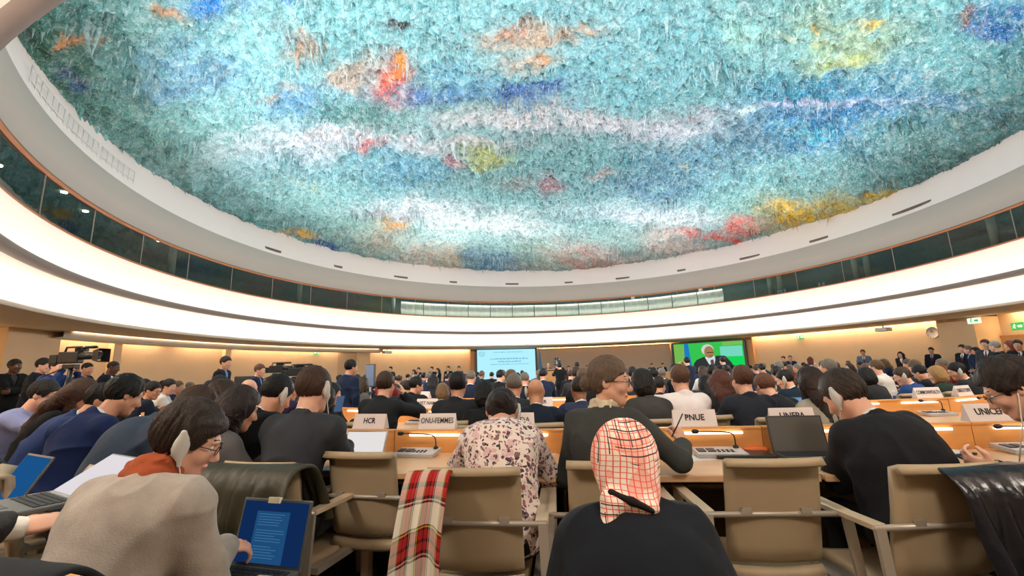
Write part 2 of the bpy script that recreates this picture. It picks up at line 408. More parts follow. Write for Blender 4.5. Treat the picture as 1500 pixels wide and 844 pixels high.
# ================================================================ THE PAINTED DOME
ZA, RA, RISE, RQ = 8.33, 14.23, 3.3, 14.75
def dome_z(rho): return ZA - 0.1 + RISE * (np.sqrt(np.maximum(0, 1 - (rho / RQ) ** 2)) - math.sqrt(1 - (RA / RQ) ** 2))
def rho_of(x, y): return np.hypot(x - CX, (y - CY) / ASP)
def hit(px, py):
    d = ray(px, py); t = 6.0
    for _ in range(60):
        x, y = d.x * t, d.y * t
        z = float(dome_z(min(float(rho_of(x, y)), RQ))); t += (z - (CAMZ + d.z * t)) / max(d.z, 0.15) * 0.6
    return np.array([d.x * t, d.y * t])
# broad patches of paint: where (seen from the seats), reach, colour, strength
BL = [(150,150,190,140,(104,160,146),.85),(190,40,110,40,(46,106,96),.7),(60,90,40,60,(52,112,84),.6),(250,150,60,25,(56,110,100),.5),(130,90,60,20,(60,110,84),.5),
 (300,220,120,60,(122,180,178),.7),(430,90,150,100,(150,208,216),.8),(620,40,170,80,(140,204,212),.8),(860,40,170,60,(140,200,212),.8),(900,110,120,50,(126,196,212),.7),
 (305,10,26,20,(40,130,206),.95),(390,6,30,14,(56,126,206),.9),(280,100,50,30,(100,150,206),.5),(455,140,45,28,(92,152,208),.7),(90,128,18,12,(60,90,160),.7),
 (243,12,16,13,(232,140,44),1),(87,60,9,10,(236,146,52),1),(108,65,15,6,(226,140,66),.9),(126,55,12,8,(214,140,84),.8),(150,52,12,5,(190,140,100),.7),
 (576,110,24,28,(228,92,50),1),(578,88,10,12,(232,160,60),.9),(430,64,12,10,(150,96,90),.8),(455,62,14,12,(206,150,112),.9),(520,105,20,16,(206,160,130),.7),(438,118,14,10,(214,160,120),.8),(400,135,12,6,(190,150,120),.7),
 (642,128,62,16,(66,118,184),.85),(765,130,46,14,(56,104,180),.95),(690,95,40,25,(92,168,206),.6),(530,165,44,18,(36,122,116),.8),(700,150,60,14,(120,170,160),.6),
 (520,200,150,13,(226,218,226),.9),(440,215,60,10,(206,206,218),.7),(780,165,130,14,(224,216,222),.9),(950,182,130,15,(218,214,226),.85),(1060,155,60,10,(196,180,190),.7),(700,205,70,8,(216,210,212),.8),
 (810,45,70,16,(214,178,150),.85),(860,48,24,8,(232,166,116),.9),(760,34,18,10,(198,142,116),.8),(808,80,18,8,(236,156,66),1),(770,85,40,12,(206,180,160),.7),(990,55,50,30,(120,190,200),.6),
 (1250,40,80,46,(166,186,140),.7),(1290,12,20,10,(226,190,60),.8),(1192,26,7,6,(238,190,60),1),(1187,48,10,5,(226,206,96),.9),(1250,75,40,14,(196,200,90),.7),(1312,8,8,6,(230,190,50),.9),(1125,45,16,6,(220,206,120),.8),
 (1100,30,40,30,(150,206,206),.7),(1250,140,130,34,(26,116,172),.9),(1180,190,70,28,(22,120,182),.9),(1200,115,70,16,(30,140,170),.8),(1380,148,44,16,(26,96,184),.95),(1170,190,40,8,(60,186,206),.7),(1200,140,90,6,(196,196,224),.7),
 (1400,200,130,70,(84,136,134),.8),(1440,70,90,50,(92,158,166),.8),(1480,8,40,18,(22,100,166),.95),(1435,10,12,8,(130,70,50),.8),(1300,230,90,30,(72,122,124),.7),(1400,120,60,14,(74,130,136),.7),
 (552,212,16,9,(228,116,104),.9),(668,230,16,9,(222,126,130),.9),(802,262,22,9,(176,70,88),.9),(745,262,18,9,(150,112,112),.7),(718,225,24,11,(176,178,84),.9),(1000,232,6,8,(224,196,60),1),(896,246,10,7,(236,140,70),1),(438,263,8,7,(206,190,80),.9),
 (600,245,70,24,(76,150,190),.7),(690,255,60,16,(110,150,150),.6),(400,240,70,26,(150,190,206),.7),(450,290,110,36,(126,176,176),.7),(880,255,80,24,(92,140,150),.6),(960,275,60,24,(74,128,168),.7),(1020,225,80,26,(84,142,178),.7),(1090,200,40,20,(50,110,140),.6),(1160,270,60,30,(104,150,150),.7),
 (690,325,100,18,(228,236,240),.95),(610,300,60,13,(220,224,232),.85),(560,310,40,8,(190,176,186),.7),(860,300,80,14,(190,216,224),.7),(1000,312,60,12,(214,220,228),.85),(930,310,40,6,(220,224,240),.8),(780,285,60,12,(130,180,186),.6),
 (760,365,110,16,(142,178,158),.85),(900,345,100,20,(140,182,178),.7),(620,350,60,20,(136,190,184),.7),(520,330,60,16,(118,166,156),.7),(1120,300,70,20,(126,166,150),.7),(640,342,60,10,(176,222,226),.7),
 (1190,302,56,12,(236,190,34),1),(1282,274,36,10,(226,186,40),1),(1160,328,20,5,(238,190,40),1),(1240,292,40,12,(222,186,60),.8),(1130,325,40,10,(206,190,150),.7),
 (1060,346,64,8,(238,84,66),1),(1085,326,28,10,(226,104,92),.9),(950,377,26,6,(232,98,78),1),(870,380,56,9,(190,136,126),.9),(1000,362,50,8,(222,196,190),.8),(900,368,40,6,(220,210,206),.7),
 (436,341,26,6,(238,184,70),1),(472,354,24,8,(28,82,160),1),(366,318,15,7,(28,160,150),1),(578,324,18,9,(222,160,80),.9),(676,372,9,9,(20,130,156),1),(615,380,44,8,(224,206,194),.9),(655,385,16,7,(214,180,130),.9),(720,384,40,5,(90,140,180),.8),(780,388,30,5,(190,184,176),.8),(560,345,30,12,(200,176,150),.7),
 (590,8,20,9,(36,44,50),1),(1115,158,16,10,(206,226,226),.9),(1075,40,22,24,(166,216,206),.8)]
BC = np.array([hit(b[0], b[1]) for b in BL])
BU = np.array([hit(b[0] + b[2] * .5, b[1]) - hit(b[0] - b[2] * .5, b[1]) for b in BL])
BV = np.array([hit(b[0], b[1] + b[3] * .5) - hit(b[0], b[1] - b[3] * .5) for b in BL])
BR = np.array([srgb(b[4])[:3] for b in BL]); BS = [b[5] for b in BL]
def paint(x, y, z):
    p3 = np.stack([x, y, z * 0 + 1.7], 1)
    wx = (fbm(p3, 0.55, 4) - .5) * 2.2 + (fbm(p3, 3.0, 2, off=9) - .5) * 0.5; wy = (fbm(p3, 0.55, 4, off=40) - .5) * 2.2 + (fbm(p3, 3.0, 2, off=70) - .5) * 0.5
    X = x + wx; Y = y + wy
    c = np.tile(np.array(srgb((122, 184, 190))[:3]), (len(x), 1))
    t = fbm(p3, 0.5, 3, off=5)[:, None]
    c = c * (1 - 0.6 * np.clip((t - .45) * 4, 0, 1)) + np.array(srgb((92, 150, 158))[:3]) * 0.6 * np.clip((t - .45) * 4, 0, 1)
    for k in range(len(BL)):
        M = np.array([BU[k], BV[k]]).T
        try: Mi = np.linalg.inv(M)
        except Exception: continue
        dx, dy = X - BC[k, 0], Y - BC[k, 1]
        m = np.abs(dx) + np.abs(dy) < 3.2 * (np.abs(BU[k]).sum() + np.abs(BV[k]).sum())
        if not m.any(): continue
        u = Mi[0, 0] * dx[m] + Mi[0, 1] * dy[m]; v = Mi[1, 0] * dx[m] + Mi[1, 1] * dy[m]
        e = BS[k] * np.clip(1.35 * np.exp(-(u * u + v * v) * 0.8) , 0, 1)
        e = e * np.clip(3.2 * (fbm(p3[m], 3.0, 3, .6, off=3 + k) - .16), 0, 1)
        c[m] = c[m] * (1 - e[:, None]) + BR[k] * e[:, None]
    # flecks of a darker and a lighter paint
    f = fbm(p3, 5.5, 3, off=21); g = fbm(p3, 8.0, 2, off=33)
    dk = np.clip((f - .55) * 7, 0, 1)[:, None] * 0.5; lt = np.clip((g - .54) * 6, 0, 1)[:, None] * 0.45
    c = c * (1 - dk) + (c * 0.34 + np.array(srgb((18, 62, 66))[:3]) * 0.3) * dk
    c = c * (1 - lt) + (c * 0.4 + np.array(srgb((222, 236, 238))[:3]) * 0.6) * lt
    return np.clip(c, 0, 1)
def bump_field(x, y):
    p3 = np.stack([x, y, x * 0 + 4.2], 1)
    a = 1 - np.abs(2 * fbm(p3, 1.1, 2, off=3) - 1); b = fbm(p3, 3.2, 3, off=13); c = 1 - np.abs(2 * fbm(p3, 4.5, 2, off=23) - 1)
    big = fbm(p3, 0.33, 2, off=61)
    return 0.24 * a ** 3 + 0.22 * np.clip(b - .42, 0, 1) * 2 + 0.13 * c ** 4 + 0.35 * (big - .5)
gs = 0.058; nx = int(2 * RA / gs) + 3
gx = CX - RA - gs + np.arange(nx) * gs; ny = int(2 * RA * ASP / gs) + 3; gy = CY - RA * ASP - gs + np.arange(ny) * gs
XX, YY = np.meshgrid(gx, gy, indexing='ij'); x = XX.ravel(); y = YY.ravel(); rr = rho_of(x, y)
k_ = rr > RA; s_ = np.where(k_, RA / np.maximum(rr, 1e-6), 1.0); x = CX + (x - CX) * s_; y = CY + (y - CY) * s_; rr = np.minimum(rr, RA)
far = np.clip((RA - rr) / 0.5, 0, 1)
z = dome_z(rr) - bump_field(x, y) * (0.35 + 0.65 * far)
idx = np.arange(nx * ny).reshape(nx, ny); out = k_.reshape(nx, ny)
keep = ~(out[:-1, :-1] & out[1:, :-1] & out[1:, 1:] & out[:-1, 1:])
F = np.stack([idx[:-1, :-1][keep], idx[:-1, 1:][keep], idx[1:, 1:][keep], idx[1:, :-1][keep]], 1)
used = np.zeros(nx * ny, bool); used[F.ravel()] = True; remap = np.cumsum(used) - 1
x, y, z = x[used], y[used], z[used]; F = remap[F]
def set_paint(me, c):
    at_ = me.color_attributes.new('paint', 'FLOAT_COLOR', 'POINT')
    at_.data.foreach_set('color', np.concatenate([c, np.ones((len(c), 1))], 1).astype(np.float32).ravel())
def paint_mat():
    m = bpy.data.materials.new('thick_paint'); m.use_nodes = True; N = m.node_tree.nodes; L = m.node_tree.links
    b = N['Principled BSDF']; b.inputs['Roughness'].default_value = 0.8; b.inputs['Specular IOR Level'].default_value = 0.2
    a = N.new('ShaderNodeAttribute'); a.attribute_name = 'paint'; tc = N.new('ShaderNodeTexCoord'); col = a.outputs['Color']
    for sc_, lo, hi, dark, light in ((7, .46, .62, (.10, .24, .26, 1), None), (19, .50, .66, (.07, .20, .21, 1), None), (12, .53, .68, None, (.82, .92, .93, 1)), (30, .55, .68, None, (.86, .95, .95, 1))):
        q = N.new('ShaderNodeTexNoise'); q.inputs['Scale'].default_value = sc_; q.inputs['Detail'].default_value = 3; q.inputs['Distortion'].default_value = .6; L.new(tc.outputs['Object'], q.inputs['Vector'])
        mr = N.new('ShaderNodeMapRange'); mr.inputs['From Min'].default_value = lo; mr.inputs['From Max'].default_value = hi; mr.inputs['To Max'].default_value = .40 if dark else .26; L.new(q.outputs['Fac'], mr.inputs['Value'])
        mx = N.new('ShaderNodeMix'); mx.data_type = 'RGBA'; mx.blend_type = 'MULTIPLY' if dark else 'MIX'; L.new(mr.outputs['Result'], mx.inputs['Factor']); L.new(col, mx.inputs['A']); mx.inputs['B'].default_value = dark or light
        if dark: mx.inputs['B'].default_value = tuple(v * 1.6 for v in dark[:3]) + (1,)
        col = mx.outputs['Result']
    L.new(col, b.inputs['Base Color'])
    n = N.new('ShaderNodeTexNoise'); n.inputs['Scale'].default_value = 9; n.inputs['Detail'].default_value = 6
    L.new(tc.outputs['Object'], n.inputs['Vector'])
    bp = N.new('ShaderNodeBump'); bp.inputs['Strength'].default_value = 0.9; bp.inputs['Distance'].default_value = 0.08
    L.new(n.outputs['Fac'], bp.inputs['Height']); L.new(bp.outputs['Normal'], b.inputs['Normal']); return m
M_paint = paint_mat()
me = mesh_np('ceiling', np.stack([x, y, z], 1), F); set_paint(me, paint(x, y, z))
dome = struct('ceiling', me, M_paint)
# hanging spikes of paint
n1 = 26000
rad = RA * np.sqrt(RNG.rand(n1)) * 0.998; ang = RNG.rand(n1) * 2 * PI
sx = CX + rad * np.cos(ang); sy = CY + rad * ASP * np.sin(ang)
sel = sy > 2.0; sx, sy, rad = sx[sel], sy[sel], rad[sel]
cl = fbm(np.stack([sx, sy, sx * 0], 1), 0.8, 3, off=55)
ln = (0.05 + 0.14 * RNG.rand(len(sx)) ** 2) * (0.4 + 2.6 * np.clip(cl - .3, 0, 1)); ln[RNG.rand(len(sx)) < 0.022] *= 3.2
# a fringe round the rim, longer at the left
n2 = 900; a2 = RNG.rand(n2) * 2 * PI; r2 = RA * (1 - 0.01 * RNG.rand(n2))
sx = np.concatenate([sx, CX + r2 * np.cos(a2)]); sy = np.concatenate([sy, CY + r2 * ASP * np.sin(a2)]); rad = np.concatenate([rad, r2])
ln = np.concatenate([ln, 0.06 + 0.22 * RNG.rand(n2) ** 2.2 * (1 + 6.0 * np.exp(-((a2 - 3.42) / 0.13) ** 2))])
nc = 34; ca = RNG.rand(nc) * 2 * PI; cr_ = RA * .93 * np.sqrt(RNG.rand(nc)); n3 = 16      # clusters of long drips
px_ = (CX + cr_ * np.cos(ca))[:, None] + RNG.randn(nc, n3) * .35; py_ = (CY + cr_ * ASP * np.sin(ca))[:, None] + RNG.randn(nc, n3) * .35
m3 = (rho_of(px_.ravel(), py_.ravel()) < RA * .985) & (py_.ravel() > 2); sx = np.concatenate([sx, px_.ravel()[m3]]); sy = np.concatenate([sy, py_.ravel()[m3]]); rad = rho_of(sx, sy); ln = np.concatenate([ln, (0.22 + 0.5 * RNG.rand(nc * n3) ** 1.6)[m3]])
wd = 0.014 + 0.085 * ln * (0.6 + 0.8 * RNG.rand(len(ln)))
zt = dome_z(rad) - bump_field(sx, sy) * (0.35 + 0.65 * np.clip((RA - rad) / 0.5, 0, 1)) + 0.04
lv = [(0.0, 1.25), (0.25, 0.75), (0.65, 0.34), (1.0, 0.03)]; ns = 6
tx = RNG.randn(len(sx)) * 0.12; ty = RNG.randn(len(sx)) * 0.12
Vs = []; 
for (t, w_) in lv:
    for k in range(ns):
        a = 2 * PI * k / ns
        Vs.append(np.stack([sx + tx * ln * t * t + wd * w_ * math.cos(a), sy + ty * ln * t * t + wd * w_ * math.sin(a), zt - (ln + .04) * t], 1))
Vs = np.stack(Vs, 1); m_ = Vs.shape[1]; Vf = Vs.reshape(-1, 3)
fl = []
for i in range(len(lv) - 1):
    for k in range(ns): fl.append([i * ns + k, (i + 1) * ns + k, (i + 1) * ns + (k + 1) % ns, i * ns + (k + 1) % ns])
fl = np.array(fl); Fs = (fl[None] + (np.arange(len(sx)) * m_)[:, None, None]).reshape(-1, 4)
pc = paint(sx, sy, zt); pc = pc * (0.75 + 0.5 * RNG.rand(len(sx), 1)); lt = (RNG.rand(len(sx)) < 0.3)[:, None] * 0.5
pc = np.clip(pc * (1 - lt) + np.array(srgb((206, 228, 230))[:3]) * lt, 0, 1)
me = mesh_np('ceiling_spikes', Vf, Fs); set_paint(me, np.repeat(pc, m_, 0))
o = link('ceiling_spikes', me, M_paint, dome); o['kind'] = 'stuff'
# ================================================================ FITTINGS ON THE RING
M_slot = mat('slot_dark', (120, 104, 92), rough=0.7)
for px, wd_ in ((400, .9), (495, .5), (587, .9), (664, .5), (750, .9), (833, .55), (912, .9), (998, .5), (1098, 1.1), (1200, .9), (1335, 1.6)):
    # slots lie in the white cove just above the ledge
    best = min(((abs((lambda q: q[0])((750 + 0, 0)) ), 0) for _ in (0,)))
    d = None
    for th in np.arange(-110, 110, 0.1):
        p = ell(13.8, D(th), 7.2); q = p - Vector((0, 0, CAMZ))
        # angle test in the horizontal plane against the pixel column
        f_ = q.y * math.cos(PITCH) + q.z * math.sin(PITCH); u_ = -q.y * math.sin(PITCH) + q.z * math.cos(PITCH)
        X_ = q.x / f_; Y_ = u_ / f_; c, s = math.cos(ROLL), math.sin(ROLL); X2 = c * X_ + s * Y_
        e = abs(750 + FPX * X2 - px)
        if d is None or e < d[0]: d = (e, th)
    th = d[1]; p = ell(13.80, D(th), 7.2)
    mb = MB(); mb.box((0, 0, 0), (wd_, 0.08, 0.13)); 
    for k in range(int(wd_ / 0.06)): mb.box((-wd_ / 2 + 0.03 + k * 0.06, -0.045, 0), (0.012, 0.02, 0.11))
    o = mb.build('air_vent', M_slot, loc=p, rot=(0.25, 0, -D(th))); tag(o, 'narrow dark slot vent in the white band below the painted dome', 'vent', 'slot vents round the dome')
# ================================================================ LIGHT
def spot(name, loc, to, e, size=D(90), blend=0.8, col=(1, 1, 1), r=0.15):
    l = bpy.data.lights.new(name, 'SPOT'); l.energy = e; l.spot_size = size; l.spot_blend = blend; l.color = col; l.shadow_soft_size = r
    o = bpy.data.objects.new(name, l); COL.objects.link(o); o.location = loc
    o.rotation_euler = (Vector(to) - Vector(loc)).to_track_quat('-Z', 'Y').to_euler(); return o
for k in range(16):      # unseen spots added inside the upper cove lip, filling the dome from below
    th = D(-180 + 22.5 * k + 7); p = ell(13.3, th, 4.35); t = ell(2.0, th, 11.0)
    spot('dome_fill', p, t, DOME_E, D(130), 1.0, (1.0, 0.98, 0.97), 0.25)
for k in range(14):
    th = D(-180 + 360 * k / 14 + 5); p = ell(13.45, th, 7.1); t = ell(7.0, th, 0.8)
    spot('hall_spotlight', p, t, HALL_E, D(80), 1.0, (1.0, 0.90, 0.78), 0.3)
# unseen disc lamps added just under the soffit to light the back seats
for x_, y_ in ((-5.2, 3.0), (-2.2, 0.8), (1.2, 0.2), (4.6, 0.9), (7.6, 3.2), (-8.0, 6.2)):
    l = bpy.data.lights.new('soffit_fill', 'AREA'); l.shape = 'DISK'; l.size = 0.6; l.energy = SOFF_E; l.color = (1, 0.9, 0.76)
    o = bpy.data.objects.new('soffit_fill', l); COL.objects.link(o); o.location = (x_, y_, 2.94)
# ================================================================ PEOPLE: implicit bodies meshed into continuous skins
V3 = lambda *a: np.array(a if len(a) > 1 else a[0], float)
def nrm(v): v = np.asarray(v, float); return v / max(np.linalg.norm(v), 1e-9)
def rotm(axis, deg):
    x, y, z = nrm(axis); c, s = math.cos(D(deg)), math.sin(D(deg)); C = 1 - c
    return np.array([[c + x * x * C, x * y * C - z * s, x * z * C + y * s], [y * x * C + z * s, c + y * y * C, y * z * C - x * s], [z * x * C - y * s, z * y * C + x * s, c + z * z * C]])
class Pr:
    __slots__ = ('f', 'c', 'r')
    def __init__(s, f, c, r): s.f = f; s.c = np.asarray(c, float); s.r = r
def RC(a, b, ra, rb):
    a = V3(a); b = V3(b); ba = b - a; L2 = max(ba @ ba, 1e-9)
    def f(p):
        t = np.clip(((p - a) @ ba) / L2, 0, 1)
        return np.linalg.norm(p - a - t[:, None] * ba, axis=1) - (ra + (rb - ra) * t)
    return Pr(f, (a + b) / 2, math.sqrt(L2) / 2 + max(ra, rb))
def EL(c, r, R=None):
    c = V3(c); r = V3(r)
    def f(p):
        q = p - c
        if R is not None: q = q @ R
        k0 = np.linalg.norm(q / r, axis=1); k1 = np.linalg.norm(q / (r * r), axis=1)
        return k0 * (k0 - 1) / np.maximum(k1, 1e-6)
    return Pr(f, c, float(r.max()))
def BX(c, h, R=None, rd=0.01):
    c = V3(c); h = V3(h)
    def f(p):
        q = p - c
        if R is not None: q = q @ R
        q = np.abs(q) - (h - rd)
        return np.linalg.norm(np.maximum(q, 0), axis=1) + np.minimum(q.max(1), 0) - rd
    return Pr(f, c, float(np.linalg.norm(h)))
def cut(pr, *planes):
    """keep the part of pr behind every plane (point, outward normal)"""
    ps = [(V3(a), nrm(n)) for a, n in planes]
    def f(p):
        d = pr.f(p)
        for a, n in ps: d = np.maximum(d, (p - a) @ n)
        return d
    return Pr(f, pr.c, pr.r)
def evalsdf(ops, p):
    d = np.full(len(p), 0.5)
    for op, pr, k in ops:
        lb = np.linalg.norm(p - pr.c, axis=1) - pr.r
        if op == 'u':
            m = lb < np.minimum(d, 0.4) + k
            if not m.any(): continue
            e = pr.f(p[m]); a = d[m]
            if k > 0: h = np.maximum(k - np.abs(a - e), 0) / k; d[m] = np.minimum(a, e) - h * h * k * 0.25
            else: d[m] = np.minimum(a, e)
        elif op == 's':
            m = lb < 0.06
            if not m.any(): continue
            e = -pr.f(p[m]); a = d[m]
            if k > 0: h = np.maximum(k - np.abs(a - e), 0) / k; d[m] = np.maximum(a, e) + h * h * k * 0.25
            else: d[m] = np.maximum(a, e)
        elif op == 'i':
            e = pr.f(p); d = np.maximum(d, e)
    return d
def surf(ops, h, pad=0.03, B=6):
    us = [pr for op, pr, k in ops if op == 'u']
    lo = np.min([q.c - q.r for q in us], 0) - pad; hi = np.max([q.c + q.r for q in us], 0) + pad
    nb = np.ceil((hi - lo) / (h * B)).astype(int) + 1; n = nb * B
    bi = np.stack(np.meshgrid(*[np.arange(q) for q in nb], indexing='ij'), -1).reshape(-1, 3)
    bc = lo + (bi + 0.5) * B * h
    bd = evalsdf(ops, bc)
    G = np.repeat(np.repeat(np.repeat(np.where(bd < 0, -1.0, 1.0).reshape(nb), B, 0), B, 1), B, 2).astype(np.float32)
    act = np.abs(bd) < B * h * 1.25 + h
    o = np.stack(np.meshgrid(*[np.arange(B)] * 3, indexing='ij'), -1).reshape(-1, 3)
    gi = (bi[act][:, None, :] * B + o[None]).reshape(-1, 3)
    G[gi[:, 0], gi[:, 1], gi[:, 2]] = evalsdf(ops, lo + gi * h)
    S = G < 0
    c8 = [S[i:n[0] - 1 + i, j:n[1] - 1 + j, k:n[2] - 1 + k] for i in (0, 1) for j in (0, 1) for k in (0, 1)]
    tot = sum(c.astype(np.int8) for c in c8); cell = (tot > 0) & (tot < 8)
    ci = np.argwhere(cell); vid = np.full(cell.shape, -1, np.int64); vid[cell] = np.arange(len(ci))
    acc = np.zeros((len(ci), 3)); cnt = np.zeros(len(ci))
    corners = [(i, j, k) for i in (0, 1) for j in (0, 1) for k in (0, 1)]
    val = {c: G[ci[:, 0] + c[0], ci[:, 1] + c[1], ci[:, 2] + c[2]] for c in corners}
    for a in corners:
        for ax in range(3):
            if a[ax] == 1: continue
            b = list(a); b[ax] = 1; b = tuple(b)
            va, vb = val[a], val[b]; m = (va < 0) != (vb < 0)
            t = va[m] / (va[m] - vb[m]); P = np.tile(np.array(a, float), (m.sum(), 1)); P[:, ax] += t
            acc[m] += P; cnt[m] += 1
    V = lo + (ci + acc / cnt[:, None]) * h
    Fq = []
    for ax in range(3):
        u, v = (ax + 1) % 3, (ax + 2) % 3
        sl = [slice(1, n[q] - 1) for q in range(3)]; sl[ax] = slice(0, n[ax] - 1)
        s2 = list(sl); s2[ax] = slice(1, n[ax])
        A = S[tuple(sl)]; Bq = S[tuple(s2)]; e = np.argwhere(A != Bq)
        if len(e) == 0: continue
        off = np.array([1, 1, 1]); off[ax] = 0; e = e + off
        du = np.zeros(3, int); du[u] = 1; dv = np.zeros(3, int); dv[v] = 1
        q = [e - du - dv, e - dv, e, e - du]
        ids = np.stack([vid[w[:, 0], w[:, 1], w[:, 2]] for w in q], 1)
        flip = ~S[e[:, 0], e[:, 1], e[:, 2]]
        ids[flip] = ids[flip][:, ::-1]; Fq.append(ids)
    F = np.concatenate(Fq); F = F[(F >= 0).all(1)]
    return V, F
def vnormals(V, F):
    n = np.zeros_like(V); a = np.cross(V[F[:, 2]] - V[F[:, 0]], V[F[:, 3]] - V[F[:, 1]])
    for k in range(4): np.add.at(n, F[:, k], a)
    return n / np.maximum(np.linalg.norm(n, axis=1, keepdims=True), 1e-9)
def skin_mesh(name, ops, h, wrinkle=0.0, wf=9.0, stretch=None, seed=0.0):
    V, F = surf(ops, h)
    if wrinkle:
        N = vnormals(V, F); q = V * (np.array(stretch) if stretch is not None else 1.0)
        f = fbm(q + seed, wf, 3, 0.55); r = 1 - np.abs(2 * fbm(q + seed, wf * 0.6, 2, off=31) - 1)
        V = V + N * ((f - 0.5) * 1.2 + (r ** 4 - 0.3) * 1.5)[:, None] * wrinkle
    return mesh_np(name, V, F)

def ik(S, W, l1, l2, hint):
    S = V3(S); W = V3(W); d = W - S; L = np.linalg.norm(d)
    if L > (l1 + l2) * 0.985: W = S + d / L * (l1 + l2) * 0.985; d = W - S; L = np.linalg.norm(d)
    u = d / L; a = (l1 * l1 - l2 * l2 + L * L) / (2 * L); hh = math.sqrt(max(l1 * l1 - a * a, 0))
    hv = V3(hint); hv = nrm(hv - u * (hv @ u)); return S + u * a + hv * hh, W
class Sk: pass
def skeleton(kind='sit', lean=8, curl=8, twist=0, head=(0, 5, 0), lh=None, rh=None, fem=False, wt=1.0, side=0, lhint=(-.55, -.45, -1), rhint=(.55, -.45, -1),
             lhd=None, rhd=None, legpose=None, neck=0.0):
    k = Sk(); k.fem = fem; k.wt = wt; k.kind = kind
    pel = V3(0, 0, .53 if kind == 'sit' else .95); ya = V3(math.sin(D(side)), 0, 0)
    def up(a): v = V3(0, math.sin(D(a)), math.cos(D(a))) + ya * 0.9; return nrm(v)
    k.pel = pel; k.waist = pel + .15 * up(lean * .5); k.chest = k.waist + .17 * up(lean); k.nb = k.chest + .18 * up(lean + curl)
    k.ups = [up(lean * .5), up(lean), up(lean + curl)]
    tw = rotm((0, 0, 1), -twist); k.X = tw @ V3(1, 0, 0); k.Y = tw @ V3(0, 1, 0)
    def fr(u): z = nrm(u); x = nrm(k.X - z * (k.X @ z)); return np.array([x, np.cross(z, x), z]).T
    k.Rp = fr(V3(0, .05, 1)); k.Rw = fr(k.ups[0]); k.Rc = fr(k.ups[1]); k.Rn = fr(k.ups[2])
    sw = .152 if fem else .172
    k.sl = k.nb - k.Rn[:, 2] * .055 - k.Rn[:, 0] * sw + k.Rn[:, 1] * .015; k.sr = k.nb - k.Rn[:, 2] * .055 + k.Rn[:, 0] * sw + k.Rn[:, 1] * .015
    yaw, pit, rol = head
    k.H = rotm((0, 0, 1), -yaw) @ rotm((1, 0, 0), -pit) @ rotm((0, 1, 0), rol)
    nd = nrm(.55 * k.ups[2] + .45 * k.H[:, 2] + .12 * k.Y)
    k.nt = k.nb + nd * (.095 + neck); k.hc = k.nt + k.H @ V3(0, .022, .075); k.nd = nd
    if lh is None: lh = (-.14, .47, .82) if kind == 'sit' else (-.24, .06, .86)
    if rh is None: rh = (.14, .47, .82) if kind == 'sit' else (.24, .06, .86)
    k.el, k.wl = ik(k.sl, lh, .285, .25, lhint); k.er, k.wr = ik(k.sr, rh, .285, .25, rhint)
    k.lhd = lhd or {}; k.rhd = rhd or {}
    k.custom = bool(legpose)
    if legpose: k.legs = legpose
    elif kind == 'sit': k.legs = [((-.095, .02, .50), (-.12, .40, .50), (-.12, .40, .09)), ((.095, .02, .50), (.12, .40, .50), (.12, .42, .09))]
    else: k.legs = [((-.09, 0, .92), (-.105, .02, .50), (-.115, -.02, .09)), ((.09, 0, .92), (.105, .03, .50), (.115, .01, .09))]
    return k
def hand_ops(W, d, n, right, curl=(25, 30, 20), scale=1.0, spread=0.0, point=False, r=0.0088):
    d = nrm(d); n = nrm(V3(n) - d * (V3(n) @ d)); s = np.cross(d, n) * (1 if right else -1); o = []; q = scale
    R = np.array([s, d, n]).T
    o.append(('u', EL(W + d * .052 * q, V3(.041, .055, .0165) * q, R), .012)); o.append(('u', RC(W - d * .01, W + d * .05 * q, .026 * q, .022 * q), .02))
    for i, L in enumerate((.074, .082, .076, .058)):
        b = W + d * (.088 - .004 * abs(i - 1)) * q + s * (.030 - .0205 * i) * q; dd = nrm(d + s * (.10 - .07 * i) * (1 + spread)); a = 0; rr = r * q
        for j, (fr_, c) in enumerate(zip((.46, .30, .24), curl)):
            c = c * (0.12 if point and i == 0 else 1.0) * (1 + .08 * i); a += c
            e = b + (rotm(s * (1 if right else -1), a) @ dd if False else (dd * math.cos(D(a)) + n * math.sin(D(a)))) * L * fr_ * q
            o.append(('u', RC(b, e, rr, rr * .9), .006 if j == 0 else .003)); b = e; rr *= .92
    b = W + d * .022 * q + s * .030 * q; t1 = nrm(d * .62 + s * .72 + n * .30); e = b + t1 * .042 * q; t2 = nrm(d * .92 + s * .22 + n * .42); g = e + t2 * .032 * q
    o += [('u', RC(b, e, .0135 * q, .0108 * q), .012), ('u', RC(e, g, .0108 * q, .0085 * q), .003)]
    return o
def hand_ends(k):
    """direction of fingers and of the palm for both hands"""
    res = []
    for side, W, E_, hd in ((-1, k.wl, k.el, k.lhd), (1, k.wr, k.er, k.rhd)):
        d = V3(hd['d']) if 'd' in hd else nrm(W - E_); n = V3(hd['n']) if 'n' in hd else (V3(0, 0, -1) if k.kind == 'sit' else V3(-side, 0, 0))
        res.append((W, d, n, side > 0, {q: hd[q] for q in hd if q not in 'dn'}))
    return res
